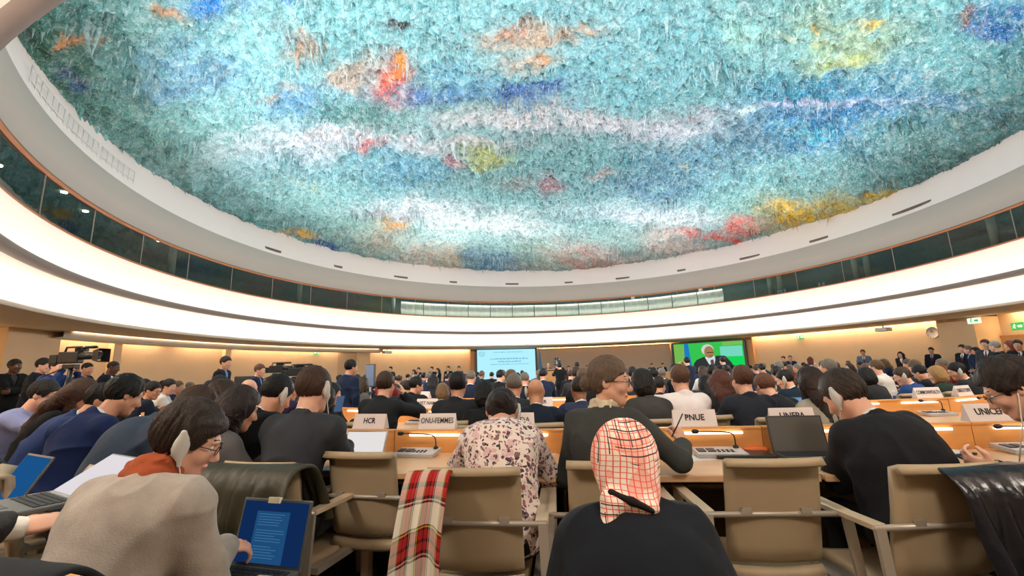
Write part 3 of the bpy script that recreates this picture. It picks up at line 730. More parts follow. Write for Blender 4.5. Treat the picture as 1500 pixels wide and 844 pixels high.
def head_ops(k, ears=True, old=False):
    H, c = k.H, k.hc; h = lambda x, y, z: c + H @ V3(x, y, z); o = []; f = .93 if k.fem else 1.0
    o.append(('u', EL(h(0, -.014, .038), V3(.0765, .096, .089), H), .02))
    o.append(('u', EL(h(0, .030, -.012), V3(.064, .066, .082), H), .03))
    o.append(('u', RC(h(0, .030, -.055), h(0, .062, -.092), .050 * f, .028 * f), .03))
    for s in (-1, 1):
        o.append(('u', RC(h(s * .052, -.005, -.045), h(s * .022, .055, -.092), .022, .020), .03))      # jaw line
        o.append(('u', EL(h(s * .042, .062, -.022), V3(.022, .022, .022), H), .02))                     # cheek
        o.append(('s', EL(h(s * .032, .100, .012), V3(.017, .014, .011), H), .012))                     # eye socket
    o.append(('u', EL(h(0, .080, .034), V3(.048, .016, .010), H), .014))
    o.append(('u', RC(h(0, .090, .016), h(0, .111, -.026), .0095, .0125), .010)); o.append(('u', EL(h(0, .100, -.032), V3(.017, .014, .010), H), .006))
    o.append(('u', EL(h(0, .089, -.057), V3(.024, .011, .0062), H), .005)); o.append(('u', EL(h(0, .087, -.068), V3(.020, .011, .0068), H), .004))
    if ears:
        for s in (-1, 1):
            R = H @ rotm((0, 0, 1), s * 22) @ rotm((1, 0, 0), -8)
            o.append(('u', EL(h(s * .080, -.012, .002), V3(.0085, .021, .033), R), .006)); o.append(('s', EL(h(s * .092, -.006, .005), V3(.008, .011, .018), R), .006))
    o.append(('u', RC(k.nb - k.nd * .05, k.nt + H @ V3(0, .0, .03), (.050 if k.fem else .062), (.047 if k.fem else .056)), .03))
    return o
def torso_ops(k, g=0.0, low=True):
    w = k.wt; o = []; f = .92 if k.fem else 1.0
    if low: o.append(('u', EL(k.pel, V3(.172 * (1.02 if k.fem else 1) * w + g, .125 * w + g, .13 + g), k.Rp), .05))
    o.append(('u', EL(k.waist + k.Rw[:, 1] * .012 * (w - 1) * 10, V3(.148 * f * w + g, .108 * w + g, .16 + g), k.Rw), .06))
    o.append(('u', EL(k.chest + k.Rc[:, 1] * .008, V3(.163 * f * w + g, .116 * w + g, .17 + g), k.Rc), .06))
    o.append(('u', EL(k.nb - k.Rn[:, 2] * .10, V3(.168 * f + g, .096 + g, .115 + g), k.Rn), .05))
    for S in (k.sl, k.sr):
        o.append(('u', RC(k.nb - k.Rn[:, 2] * .035, S * .82 + k.nb * .18, .050 + g, .052 + g), .04))
    return o
def arm_ops(k, g=0.0, f=1.0, stop=1.0):
    o = []; t = .9 if k.fem else 1.0
    for S, E_, W in ((k.sl, k.el, k.wl), (k.sr, k.er, k.wr)):
        o += [('u', RC(S, E_, (.060 * t) * f + g, (.045 * t) * f + g), .04), ('u', RC(E_, E_ + (W - E_) * stop, (.046 * t) * f + g, (.031 * t) * f + g * .9), .02)]
    return o
def leg_ops(k, g=0.0, stop=1.0):
    o = []
    for hp, kn, an in k.legs:
        hp, kn, an = V3(hp), V3(kn), V3(an)
        o += [('u', RC(hp, kn, .083 + g, .058 + g), .04), ('u', RC(kn, kn + (an - kn) * stop, .056 + g, .040 + g * 1.3), .03)]
    return o
def body_mesh(k, h, hands=True):
    o = torso_ops(k, -.012) + arm_ops(k, -.004, .95) + leg_ops(k, -.012)
    for hp, kn, an in k.legs: o.append(('u', RC(V3(an) - V3(0, .02, .05), V3(an) + V3(0, .12, -.06), .036, .028), .02))
    o += head_ops(k)
    if hands:
        for W, d, n, r, kw in hand_ends(k): o += hand_ops(W, d, n, r, r=max(.0088, h * .95), **kw)
    V, F = surf(o, h); me = mesh_np('body', V, F)
    # lips carry their own colour
    q = (V - k.hc) @ k.H; lip = (np.abs(q[:, 0]) < .025) & (q[:, 1] > .078) & (np.abs(q[:, 2] + .0625 + 3.5 * q[:, 0] ** 2) < .0105 - 4.0 * q[:, 0] ** 2)
    mi = lip[F].all(1).astype(np.int32); me.polygons.foreach_set('material_index', mi); return me
def jacket_ops(k, g=.018, hem=True, collar=True, vee=False, sleeve=.97, cw=.024, open_=.0):
    o = torso_ops(k, g) + arm_ops(k, g * .85, 1.0, sleeve)
    if k.kind == 'stand': o.append(('u', EL(k.pel - V3(0, 0, .05), V3(.178 * k.wt + g, .128 * k.wt + g, .16), k.Rp), .04))
    o.append(('s', RC(k.nb - k.nd * .0, k.hc, (.050 if k.fem else .062) + cw * .35, .075), .006))
    if collar:
        rn = (.047 if k.fem else .058)
        c = cut(RC(k.nb - k.nd * .05, k.nb + k.nd * .06, rn + cw + .022, rn + cw - .001), (k.nb + k.nd * .016 - k.Rn[:, 1] * .02, k.nd + k.Rn[:, 1] * .4), (k.nb - k.nd * .030, -k.nd + k.Rn[:, 1] * .3))
        o.append(('u', c, .004)); o.append(('s', RC(k.nb - k.nd * .01, k.hc, rn + cw * .35, rn + cw * .35), .003))
    if vee:
        b = k.chest + k.Rc[:, 2] * .0 + k.Rc[:, 1] * .10; t = k.nb + k.Rn[:, 1] * .075 - k.Rn[:, 2] * .01
        for a in np.linspace(0, 1, 7):
            p = b + (t - b) * a + k.Rc[:, 1] * .02; o.append(('s', EL(p, V3(.012 + .048 * a, .034 + .02 * a, .04), k.Rc), .006))
    z0 = .44 if k.kind == 'sit' else .78
    o.append(('i', Pr(lambda p: z0 - p[:, 2], k.pel, 9), 0))
    return o
def shirt_ops(k, g=.006, sleeve=.99, top=.036, full=True, tight=.009):
    o = torso_ops(k, g) if full else []
    if full and sleeve: o += arm_ops(k, g, 1.0, sleeve)
    rn = (.047 if k.fem else .056)
    o.append(('u', cut(RC(k.nb - k.nd * .04, k.nb + k.nd * .09, rn + tight + .008, rn + tight - .002), (k.nb + k.nd * top - k.Rn[:, 1] * .02, k.nd + k.Rn[:, 1] * .4)), .006))
    o.append(('s', RC(k.nb + k.nd * .01, k.hc, rn - .002, rn), .004))
    z0 = .44 if k.kind == 'sit' else .80
    o.append(('i', Pr(lambda p: z0 - p[:, 2], k.pel, 9), 0)); return o
def trouser_ops(k, g=.012):
    return [('u', EL(k.pel - V3(0, 0, .01), V3(.176 * k.wt + g, .13 * k.wt + g, .12 + g), k.Rp), .05)] + leg_ops(k, g, .98) + [('i', Pr(lambda p: p[:, 2] - (.64 if k.kind == 'sit' and not getattr(k, 'custom', False) else .9 if k.kind == 'sit' else 1.02), k.pel, 9), 0)]
def shoe_ops(k):
    o = []
    for hp, kn, an in k.legs:
        a = V3(an); o += [('u', RC(a + V3(0, -.035, -.045), a + V3(0, .13, -.062), .042, .030), .02), ('u', RC(a + V3(0, -.02, .0), a + V3(0, .0, -.03), .045, .045), .03)]
    o.append(('i', Pr(lambda p: .004 - p[:, 2], V3(0, 0, 0), 9), 0)); return o
def hair_ops(k, style='short', vol=.012, grow=0.0):
    H, c = k.H, k.hc; h = lambda x, y, z: c + H @ V3(x, y, z); o = []
    ys = [-.14, -.06, -.03, -.012, .018, .030, .058, .085, .11]
    zs = {'short': [-.075, -.072, -.045, .020, .022, .000, .045, .078, .085], 'buzz': [-.06, -.058, -.03, .02, .02, .03, .06, .085, .09],
          'full': [-.095, -.09, -.06, -.02, -.015, -.01, .040, .070, .078], 'long': [-.2, -.2, -.2, -.2, -.12, -.06, .045, .078, .086], 'bun': [-.075, -.07, -.04, .012, .022, .034, .056, .080, .088], 'receding': [-.07, -.065, -.03, .02, .03, .06, .095, .115, .12]}[style if style in ('short', 'buzz', 'full', 'receding', 'bun') else 'long']
    sd = .55 if style in ('short', 'buzz', 'receding') else .95
    base = EL(h(0, -.016, .040), V3(.0765 + .003 + vol * sd, .098 + vol * .8, .089 + vol * 1.3), H); sv = 3.1 * k.hc[2] + vol * 900
    def f(p):
        q = (p - c) @ H; zm = np.interp(q[:, 1], ys, zs) - .25 * np.maximum(0, np.abs(q[:, 0]) - .06) + .016 * (vnoise(q, 55, sv) - .5)
        thin = .006 * np.clip((-.02 - q[:, 2]) / .05, 0, 1) * (1 if style in ('short', 'buzz', 'receding') else 0)
        return np.maximum(base.f(p) + thin, (zm - q[:, 2]) * .75)
    o.append(('u', Pr(f, base.c, base.r), 0))
    if style == 'full': o.append(('u', EL(h(0, -.055, -.03), V3(.072 + vol, .055 + vol, .075), H), .02))
    b = V3(0, -.02, -1)
    if style in ('long', 'bob', 'longside'):
        n = h(0, -.055, .0)
        if style == 'bob':
            o.append(('u', EL(h(0, -.035, -.035), V3(.092 + vol, .085 + vol, .105), H), .03)); o.append(('s', EL(h(0, .085, -.06), V3(.075, .085, .13), H), .01))
        else:
            dn = nrm(-.75 * k.ups[2] - .25 * k.H[:, 2]); e = n + dn * .34 - k.Rn[:, 1] * .075
            m = n + dn * .15 - k.Rn[:, 1] * .055
            for s in (-.055, 0, .055):
                o.append(('u', RC(n + k.H[:, 0] * s, m + k.Rn[:, 0] * s * 1.25, .062 + vol, .050), .03)); o.append(('u', RC(m + k.Rn[:, 0] * s * 1.25, e + k.Rn[:, 0] * s * 1.1, .048, .028), .03))
            for s in (-1, 1):
                o.append(('u', RC(h(s * .072, -.01, .01), h(s * .082, -.005, -.13), .024, .026), .03))
    if style == 'bun':
        o.append(('u', EL(h(0, -.055, -.005), V3(.070, .054, .060), H), .02)); o.append(('u', EL(h(0, -.122, -.012), V3(.048, .040, .046), H), .008)); o.append(('s', EL(h(0, .09, -.07), V3(.09, .10, .12), H), .01))
        o.append(('s', EL(h(0, -.02, -.16), V3(.12, .12, .09), H), .01))
    if style in ('long', 'longside', 'bob'): o.append(('s', EL(h(0, .105, -.02), V3(.060, .065, .095), H), .012))
    for s in (-1, 1): o.append(('u', RC(h(s * .017, .0905, .040), h(s * .046, .079, .042), .0042, .0035), 0))
    return o
def hair_mesh(k, style, vol, h, amp=None):
    amp = amp or .0035 + .22 * vol
    V, F = surf(hair_ops(k, style, vol), h); N = vnormals(V, F); q = (V - k.hc) @ k.H - V3(.012, -.045, .12)
    az = np.arctan2(q[:, 0], q[:, 1] + .02); r = np.linalg.norm(q, axis=1); lo = np.clip((-(q[:, 2]) - .14) / .1, 0, 1)
    w = az + 2.0 * r + 1.2 * (vnoise(q, 12, vol * 700) - .5)
    p = np.stack([np.cos(w) * (1 - lo) + q[:, 0] * 9 * lo, np.sin(w) * (1 - lo) + q[:, 1] * 9 * lo, r * 1.6], 1)
    a = 1 - np.abs(2 * fbm(p, 4.2, 2, off=vol * 300) - 1); b = 1 - np.abs(2 * fbm(p, 11.0, 2, off=5) - 1); big = fbm(V, 16, 2, off=vol * 100)
    amp = np.where((q[:, 1] > .10) & (q[:, 2] < -.062), .0006, amp)      # brows stay smooth
    d = amp * ((a ** 2 - .45) * 1.1 + (b ** 2 - .45) * .7 + (big - .5) * 1.3)
    return mesh_np('hair', V + N * (d * (.35 if style in ('buzz',) else 1.0))[:, None], F)
M_eye = mat('eye_white', (230, 226, 220), rough=0.2, var=0); M_iris = mat('eye_iris', (44, 30, 22), rough=0.15, var=0)
_eye = None
def eyes(k, parent):
    global _eye
    if _eye is None:
        bm = bmesh.new(); bmesh.ops.create_uvsphere(bm, u_segments=16, v_segments=12, radius=.0125)
        for f in bm.faces: f.smooth = True; f.material_index = 1 if f.calc_center_median().y > .0108 else 0
        _eye = bpy.data.meshes.new('eye'); bm.to_mesh(_eye); bm.free()
    Hm = Matrix([list(r) for r in k.H])
    for s in (-1, 1):
        o = link('eye', _eye, [M_eye, M_iris], parent); p = k.hc + k.H @ V3(s * .032, .0768, .0115)
        o.matrix_local = Matrix.Translation(Vector(p)) @ Hm.to_4x4()
def headtube(k, pts): return [tuple(k.hc + k.H @ V3(*p)) for p in pts]
M_glassrim = mat('spectacle_rim', (34, 26, 24), rough=0.3, var=0)
def glasses(k, parent, m=None):
    mb = MB()
    for s in (-1, 1):
        mb.tube(headtube(k, [(s * .034 + .024 * math.cos(a), .108 - .25 * abs(s * .034 + .024 * math.cos(a)) * .5, .010 + .019 * math.sin(a)) for a in np.linspace(0, 2 * PI, 21)]), .0017, 6)
        mb.tube(headtube(k, [(s * .058, .100, .014), (s * .074, .05, .014), (s * .082, -.01, .012), (s * .082, -.03, -.004)]), .0019, 6)
    mb.tube(headtube(k, [(-.011, .109, .014), (0, .113, .017), (.011, .109, .014)]), .0017, 6); mb.build('glasses', m or M_glassrim, parent)
M_earpiece = mat('earpiece_grey', (206, 204, 200), rough=0.35, var=0.05)
def earpiece(k, side, parent, drop=.42, to=None):
    """moulded ear hook with its cord"""
    p = k.hc + k.H @ V3(side * .094, -.004, .000); R = k.H @ rotm((0, 0, 1), side * 15) @ rotm((1, 0, 0), 12)
    o = [('u', EL(p, V3(.015, .026, .044), R), .006), ('u', RC(p + R @ V3(0, .0, .02), p + R @ V3(0, -.004, .048), .013, .011), .01), ('u', RC(p + R @ V3(0, .004, -.03), p + R @ V3(0, .012, -.062), .010, .007), .01)]
    e = skin_mesh('earpiece', o, .004); ob = link('earpiece', e, M_earpiece, parent)
    a = p + R @ V3(0, .012, -.060); b = V3(to) if to is not None else a + V3(side * .03, .10, -drop)
    mb = MB(); mb.tube([tuple(a + (b - a) * t + V3(0, 0, -.05 * math.sin(PI * t))) for t in np.linspace(0, 1, 9)], .0022, 6); mb.build('cord', M_earpiece, ob)
def lap(skn): return mat('lip_' + skn.name, tuple(int(255 * (v ** (1 / 2.2)) * m) for v, m in zip(skn.node_tree.nodes['Mix'].inputs['A'].default_value[:3], (1.0, .86, .86))), rough=.45, var=.05)
def person(label, loc, rz, k, h=.006, sk=0, hair=('short', (30, 24, 22), .012), top=(40, 42, 48), shirt=(232, 230, 228), trou=(36, 36, 40), cat='person', group=None, jk=None, eyes_on=False,
           hh=None, jacket=True, shirt_full=False, vee=False, tie=None, topmat=None, wr=.013, scale=1.0, hands=True, shoes=True, feat=None):
    r = empty('person', loc, rz, label, cat, group); r.scale = (scale,) * 3
    S = skin(sk); link('body', body_mesh(k, h, hands), [S, lap(S)], r)
    if hair:
        st, hc, vol = hair
        link('hair', hair_mesh(k, st, vol, hh or max(.0038, h * .75)), hairm(hc), r)
    if jacket: link('jacket', skin_mesh('jacket', jacket_ops(k, vee=vee, **(jk or {})), max(h, .007), wrinkle=wr, wf=7, seed=loc[0]), topmat or suit(top), r)
    if shirt: link('shirt', skin_mesh('shirt', shirt_ops(k, full=shirt_full or vee, **({} if jacket else {'g': .014})), max(h, .007), wrinkle=0 if jacket else wr, seed=loc[0]), shirt if not isinstance(shirt, tuple) else suit(shirt), r)
    if trou: link('trousers', skin_mesh('trousers', trouser_ops(k), max(h, .010), wrinkle=.005, wf=8), suit(trou), r)
    if shoes: link('shoes', skin_mesh('shoes', shoe_ops(k), .009), mat('shoe_leather', (24, 20, 18), rough=.35), r)
    if tie:
        mb = MB(); b = k.chest + k.Rc[:, 1] * .142 - k.Rc[:, 2] * .05; t = k.nb + k.Rn[:, 1] * .086 + k.Rn[:, 2] * .0
        mb.tube([tuple(t), tuple(t + (b - t) * .12), tuple(t + (b - t) * .5 + k.Rc[:, 1] * .012), tuple(b)], [.016, .012, .02, .026], 8, flat=.35); mb.build('tie', suit(tie), r)
    if eyes_on: eyes(k, r)
    if feat: feat(k, r)
    return r
# ================================================================ FURNITURE AND THINGS ON THE DESKS
M_tan = mat('tan_leather', (176, 154, 124), rough=0.55, var=0.06, scale=5, bump=0.12, bscale=120, bdist=0.003)
M_armwood = mat('arm_beige', (200, 178, 150), rough=0.45, var=0.06, scale=4, stretch=(8, 1, 8))
M_metal = mat('warm_grey_metal', (176, 164, 150), rough=0.4, metal=0.35, var=0.03)
M_desk = mat('desk_beech', (228, 184, 142), rough=0.28, var=0.10, scale=3, stretch=(1.2, 9, 9))
M_desk_edge = mat('desk_edge', (214, 168, 126), rough=0.35, var=0.08, scale=3, stretch=(1.2, 9, 9))
M_panel = mat('desk_panel', (226, 160, 92), rough=0.4, var=0.10, scale=3, stretch=(1.2, 9, 9))
M_under = mat('dark_brown_board', (112, 84, 56), rough=0.7, var=0.1)  # dark brown of the boards below the tops, plinth and podium legs
M_lamp = mat('reading_lamp', (255, 244, 232), var=0, emit=2.0)
M_silver = mat('console_silver', (190, 188, 190), rough=0.35, metal=0.3, var=0.04)
M_plate = mat('nameplate_white', (232, 218, 214), rough=0.5, var=0.02)
M_txt = mat('lettering_black', (30, 28, 30), rough=0.6, var=0)
M_paper = mat('paper', (240, 236, 232), rough=0.8, var=0.02)
def make_chair():
    r = empty('armchair', (0, 0, 0))
    mb = MB(); P = []
    prof = [(-.345, .86), (-.338, .875), (-.322, .872), (-.312, .80), (-.298, .70), (-.276, .60), (-.262, .51), (-.25, .455), (-.22, .43)]
    for (y, z) in prof: P.append([(x, y + .025 * (1 - (x / .205) ** 2) * -1 + .0, z) for x in np.linspace(-.208, .208, 9)])
    mb.grid(P, 0.035); mb.build('backrest', M_tan, r)
    mb = MB(); P = []
    for (y, z) in [(-.24, .44), (-.2, .415), (-.05, .395), (.1, .395), (.2, .405), (.245, .40), (.25, .38)]: P.append([(x, y, z - .012 * (1 - abs(x / .205) ** 2)) for x in np.linspace(-.208, .208, 7)])
    mb.grid([[(x, y, z - .015) for x, y, z in row] for row in P], -0.05); mb.build('seat', M_tan, r)
    MB().tube([(-.315, -.31, .655), (.315, -.31, .655)], .013, 8).build('back_rail', M_metal, r)
    for s in (-.13, .13): MB().box((s, -.318, .672), (.045, .012, .022)).build('rail_clip', M_metal, r)
    for s in (-1, 1):
        mb = MB(); mb.box((s * .295, -.035, .660), (.058, .55, .024), bev=.004); mb.build('armrest', M_armwood, r)
        mb = MB(); T = Matrix.Translation((s * .295, .205, .325)); mb.box((0, 0, 0), (.052, .05, .65), M=T, bev=.004); mb.build('leg', M_armwood, r)
        mb = MB(); V = []
        for (x, y, z, w) in ((s * .300, -.315, .655, .021), (s * .318, -.39, .0, .016)):
            for dx, dy in ((-1, -1), (1, -1), (1, 1), (-1, 1)): V.append((x + dx * w, y + dy * .009, z))
        mb.add(V, [[0, 1, 2, 3], [7, 6, 5, 4], [0, 4, 5, 1], [1, 5, 6, 2], [2, 6, 7, 3], [3, 7, 4, 0]]); mb.build('leg', M_metal, r)
        MB().box((s * .262, -.03, .36), (.05, .40, .03)).build('side_rail', M_metal, r)
    return r
_chair = make_chair(); _nch = [0]
def chair(x, y, rz, label, group=None):
    _nch[0] += 1
    if _nch[0] == 1:
        c = _chair; c.location = (x, y, 0); c.rotation_euler = (0, 0, rz); c['label'] = label
    else: c = copy_tree(_chair, (x, y, 0), rz, label)
    if 'group' in c: del c['group']
    c['category'] = 'chair'
    if group: c['group'] = group
    return c
UL = 1.32
def make_desk():
    r = empty('conference_desk', (0, 0, 0)); g = .004
    mb = MB(); mb.box((0, -.362, .724), (UL - g, .656, .032), bev=.004); mb.build('tabletop', M_desk, r)
    mb = MB(); mb.box((0, -.70, .722), (UL - g, .022, .036), bev=.005); mb.build('edge_strip', M_desk_edge, r)
    mb = MB(); mb.box((0, -.017, .60), (UL - g, .030, .58)); mb.build('front_panel', M_panel, r)
    mb = MB(); mb.box((0, -.020, .898), (UL - g, .038, .018), bev=.004); mb.build('top_rail', M_panel, r)
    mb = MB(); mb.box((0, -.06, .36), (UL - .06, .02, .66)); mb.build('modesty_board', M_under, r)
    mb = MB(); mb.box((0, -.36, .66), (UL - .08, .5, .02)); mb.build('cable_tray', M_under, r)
    for s in (-1, 1):
        mb = MB(); mb.box((s * (UL / 2 - .06), -.16, .35), (.04, .34, .70)); mb.build('leg', M_black, r)
        mb = MB(); mb.box((s * .33, -.044, .868), (.40, .018, .016), bev=.003); mb.build('reading_lamp', M_lamp, r)
    return r
_desk = make_desk(); _nd = [0]
def desk(x, y, rz, label, group=None):
    _nd[0] += 1
    if _nd[0] == 1: c = _desk; c.location = (x, y, 0); c.rotation_euler = (0, 0, rz); c['label'] = label
    else: c = copy_tree(_desk, (x, y, 0), rz, label)
    c['category'] = 'desk'
    if group: c['group'] = group
    return c
# the front row: its back panel line, from the left end round to the right
def walk(p, heads, sgn):
    pts = [Vector(p)]
    for a in heads: q = pts[-1]; pts.append(q + Vector((sgn * math.cos(D(a)), math.sin(D(a)))) * UL)
    return pts
left_ = walk((-.93, 3.60), (17, 27, 39, 51), -1); mid_ = [Vector((-.93, 3.60)), Vector((.36, 3.33)), Vector((1.675, 3.19)), Vector((2.99, 3.08))]
right_ = walk((2.99, 3.08), (-2, 10, 24, 38), 1)
ROW0 = left_[::-1] + mid_[1:] + right_[1:]
def offset_row(pts, d):
    q = []
    for i, p in enumerate(pts):
        t = (pts[min(i + 1, len(pts) - 1)] - pts[max(i - 1, 0)]).normalized(); q.append(p + Vector((-t.y, t.x)) * d)
    return q
def resample(pts, L):
    out = [pts[0]]; acc = pts[0]; i = 1
    while i < len(pts):
        seg = pts[i] - acc
        if (pts[i] - out[-1]).length >= L:
            # march along the segment until L away from the last node
            lo, hi = 0.0, 1.0
            for _ in range(30):
                m = (lo + hi) / 2
                if ((acc + seg * m) - out[-1]).length < L: lo = m
                else: hi = m
            acc = acc + seg * hi; out.append(acc)
        else: acc = pts[i]; i += 1
    return out
ROWS = [ROW0, resample(offset_row(ROW0, 1.9), UL), resample(offset_row(ROW0, 3.8), UL)]
SEATS = []     # (row, x, y, facing) of each seat; facing = rotation about z
for ri, R in enumerate(ROWS):
    n = len(R) - 1
    for i in range(n):
        a, b = R[i], R[i + 1]; m = (a + b) / 2; rz = math.atan2((b - a).y, (b - a).x)
        where = ['front row', 'second row', 'third row'][ri]
        nth = ['first', 'second', 'third', 'fourth', 'fifth', 'sixth', 'seventh', 'eighth', 'ninth', 'tenth', 'eleventh', 'twelfth', 'thirteenth', 'fourteenth', 'fifteenth', 'sixteenth'][i]
        desk(m.x, m.y, rz, 'beech desk unit with two reading lamps, %s from the left end of the %s' % (nth, where), 'desk units of the ' + where)
        for s in (-1, 1):
            u = (b - a).normalized(); nn = Vector((-u.y, u.x)); p = m + u * (.33 * s)
            SEATS.append((ri, p, u, nn, rz))
def seat_near(px, Y, row=None):
    w = at(px, 600, Y); return min((s for s in SEATS if row is None or s[0] == row), key=lambda s: ((s[1] - s[3] * .9) - Vector((w.x, w.y))).length)
def on_desk(s, dx, dy, z=.741): p = s[1] + s[2] * dx + s[3] * dy; return Vector((p.x, p.y, z))
# ---- consoles with a gooseneck microphone
def make_console():
    r = empty('microphone_console', (0, 0, 0))
    T = Matrix.Rotation(D(7), 4, 'X'); mb = MB(); mb.box((0, 0, .022), (.31, .165, .028), M=T, bev=.005); mb.build('housing', M_silver, r)
    mb = MB()
    for k in range(2): mb.box((-.115 + .062 * k, .0, .038), (.05, .07, .006), M=T, bev=.002)
    mb.build('speaker_grille', M_black, r)
    mb = MB()
    for k in range(4):
        for j in range(2): mb.box((-.01 + .028 * k, -.035 + .03 * j, .038), (.018, .014, .006), M=T, bev=.002)
    mb.build('buttons', M_black, r)
    mb = MB(); mb.lathe([(.02, .03), (.018, .05), (.010, .06), (.0, .06)], 14, M=Matrix.Translation((.125, .05, 0))); mb.build('microphone_base', M_black, r)
    pts = [(.125, .05, .05), (.124, .05, .10), (.115, .045, .125), (.09, .04, .140), (.03, .03, .146), (-.05, .02, .150), (-.115, .012, .152)]
    st = MB().tube(pts, .0042, 8).build('microphone_stem', M_black, r)
    mb = MB(); Q = Matrix.Translation((-.135, .010, .152)) @ Matrix.Rotation(D(-90), 4, 'Y'); mb.lathe([(.0, -.024), (.010, -.020), (.0145, -.006), (.0145, .012), (.010, .022), (.0, .025)], 14, M=Q); mb.build('microphone_head', M_black, r)
    tag(r, cat='microphone'); return r
_cons = make_console(); _nc = [0]
def console(loc, rz, label, group=None):
    _nc[0] += 1
    if _nc[0] == 1: c = _cons; c.location = loc; c.rotation_euler = (0, 0, rz); c['label'] = label
    else: c = copy_tree(_cons, loc, rz, label)
    c['category'] = 'microphone'
    if group: c['group'] = group
    return c
def nameplate(loc, rz, txt, label, w=.292, h=.112, sz=.058, tilt=18):
    r = empty('nameplate', loc, rz, label, 'sign')
    a = D(tilt); mb = MB(); t = math.tan(a) * h
    V = []
    for x in (-w / 2, w / 2): V += [(x, -t, 0), (x, 0, h), (x, t, 0)]
    mb.add(V, [[0, 3, 4, 1], [1, 4, 5, 2], [0, 2, 5, 3], [0, 1, 2], [3, 5, 4]]); mb.build('plate', M_plate, r)
    if txt:
        me = text_mesh(txt, sz, .0006, sx=.92, bold=.0013 if len(txt) < 7 else .0003); wt = max(v.co.x for v in me.vertices) - min(v.co.x for v in me.vertices)
        if wt > w * .9:
            for v in me.vertices: v.co.x *= w * .9 / wt
        o = link('lettering', me, M_txt, r, loc=(0, -t / 2 - .0012, h * .53)); o.rotation_euler = (D(90) - a, 0, 0)
    return r
# ---- laptops
M_lap_grey = mat('laptop_grey', (92, 96, 98), rough=0.4, metal=0.3, var=0.03); M_lap_silver = mat('laptop_silver', (176, 174, 174), rough=0.35, metal=0.4, var=0.02); M_key = mat('laptop_keys', (36, 40, 42), rough=0.6, var=0)
def laptop(loc, rz, label, w=.33, d=.23, ang=110, body=None, screen=None, sticker=False, lid=.235, page=None, tilt=0, roll=0):
    body = body or M_lap_grey; r = empty('laptop', loc, rz, label, 'laptop'); r.rotation_euler = (D(tilt), D(roll), rz)
    mb = MB(); mb.box((0, -d / 2, .009), (w, d, .018), bev=.004); mb.build('base', body, r)
    mb = MB()
    for i in range(5):
        for j in range(12): mb.box((-w * .43 + (j + .5) * w * .86 / 12, -.025 - i * .021, .0195), (w * .86 / 12 - .004, .017, .003))
    mb.build('keyboard', M_key, r)
    mb = MB(); mb.box((0, -d * .8, .0188), (.10, .06, .001)); mb.build('touchpad', mat('touchpad', (70, 74, 78), rough=.5, var=0), r)
    a = D(ang - 90); R = Matrix.Translation((0, .0, .012)) @ Matrix.Rotation(-a, 4, 'X')
    mb = MB(); mb.box((0, .006, lid / 2), (w, .010, lid), M=R, bev=.003); l = mb.build('lid', body, r)
    mb = MB(); mb.add([R @ Vector(p) for p in ((-w / 2 + .010, -.0005, .014), (w / 2 - .010, -.0005, .014), (w / 2 - .010, -.0005, lid - .010), (-w / 2 + .010, -.0005, lid - .010))], [[0, 1, 2, 3]]); mb.build('display', screen or M_black, l)
    if page:
        mb = MB(); x0, x1, z0, z1, m1, m2 = page
        mb.add([R @ Vector(p) for p in ((x0, -.0012, z0), (x1, -.0012, z0), (x1, -.0012, z1), (x0, -.0012, z1))], [[0, 1, 2, 3]]); mb.build('page', m1, l)
        mb = MB(); n = 17
        for k in range(n):
            if k in (5, 11): continue
            z = z1 - .012 - (z1 - z0 - .02) * k / n; e = random.uniform(.0, .05)
            mb.add([R @ Vector(p) for p in ((x0 + .012, -.0018, z), (x1 - .012 - e, -.0018, z), (x1 - .012 - e, -.0018, z + .0028), (x0 + .012, -.0018, z + .0028))], [[0, 1, 2, 3]])
        mb.build('text_lines', m2, l)
    if sticker:
        mb = MB(); mb.box((-.01, -.001, lid - .004), (.055, .0145, .022), M=R); mb.build('paper_note', mat('note_cream', (240, 232, 206), var=0), l)
    return r
def sheet_paper(loc, rz, label, w=.21, h=.297, n=1, group=None, m=None):
    mb = MB()
    P = [[(x, y, .001 * n + .0015 * math.sin(6 * x + 9 * y)) for y in np.linspace(-h / 2, h / 2, 5)] for x in np.linspace(-w / 2, w / 2, 5)]
    mb.grid(P, .0006 * n + .0006); o = mb.build('paper_sheet', m or M_paper, None, loc, (0, 0, rz)); return tag(o, label, 'paper', group)
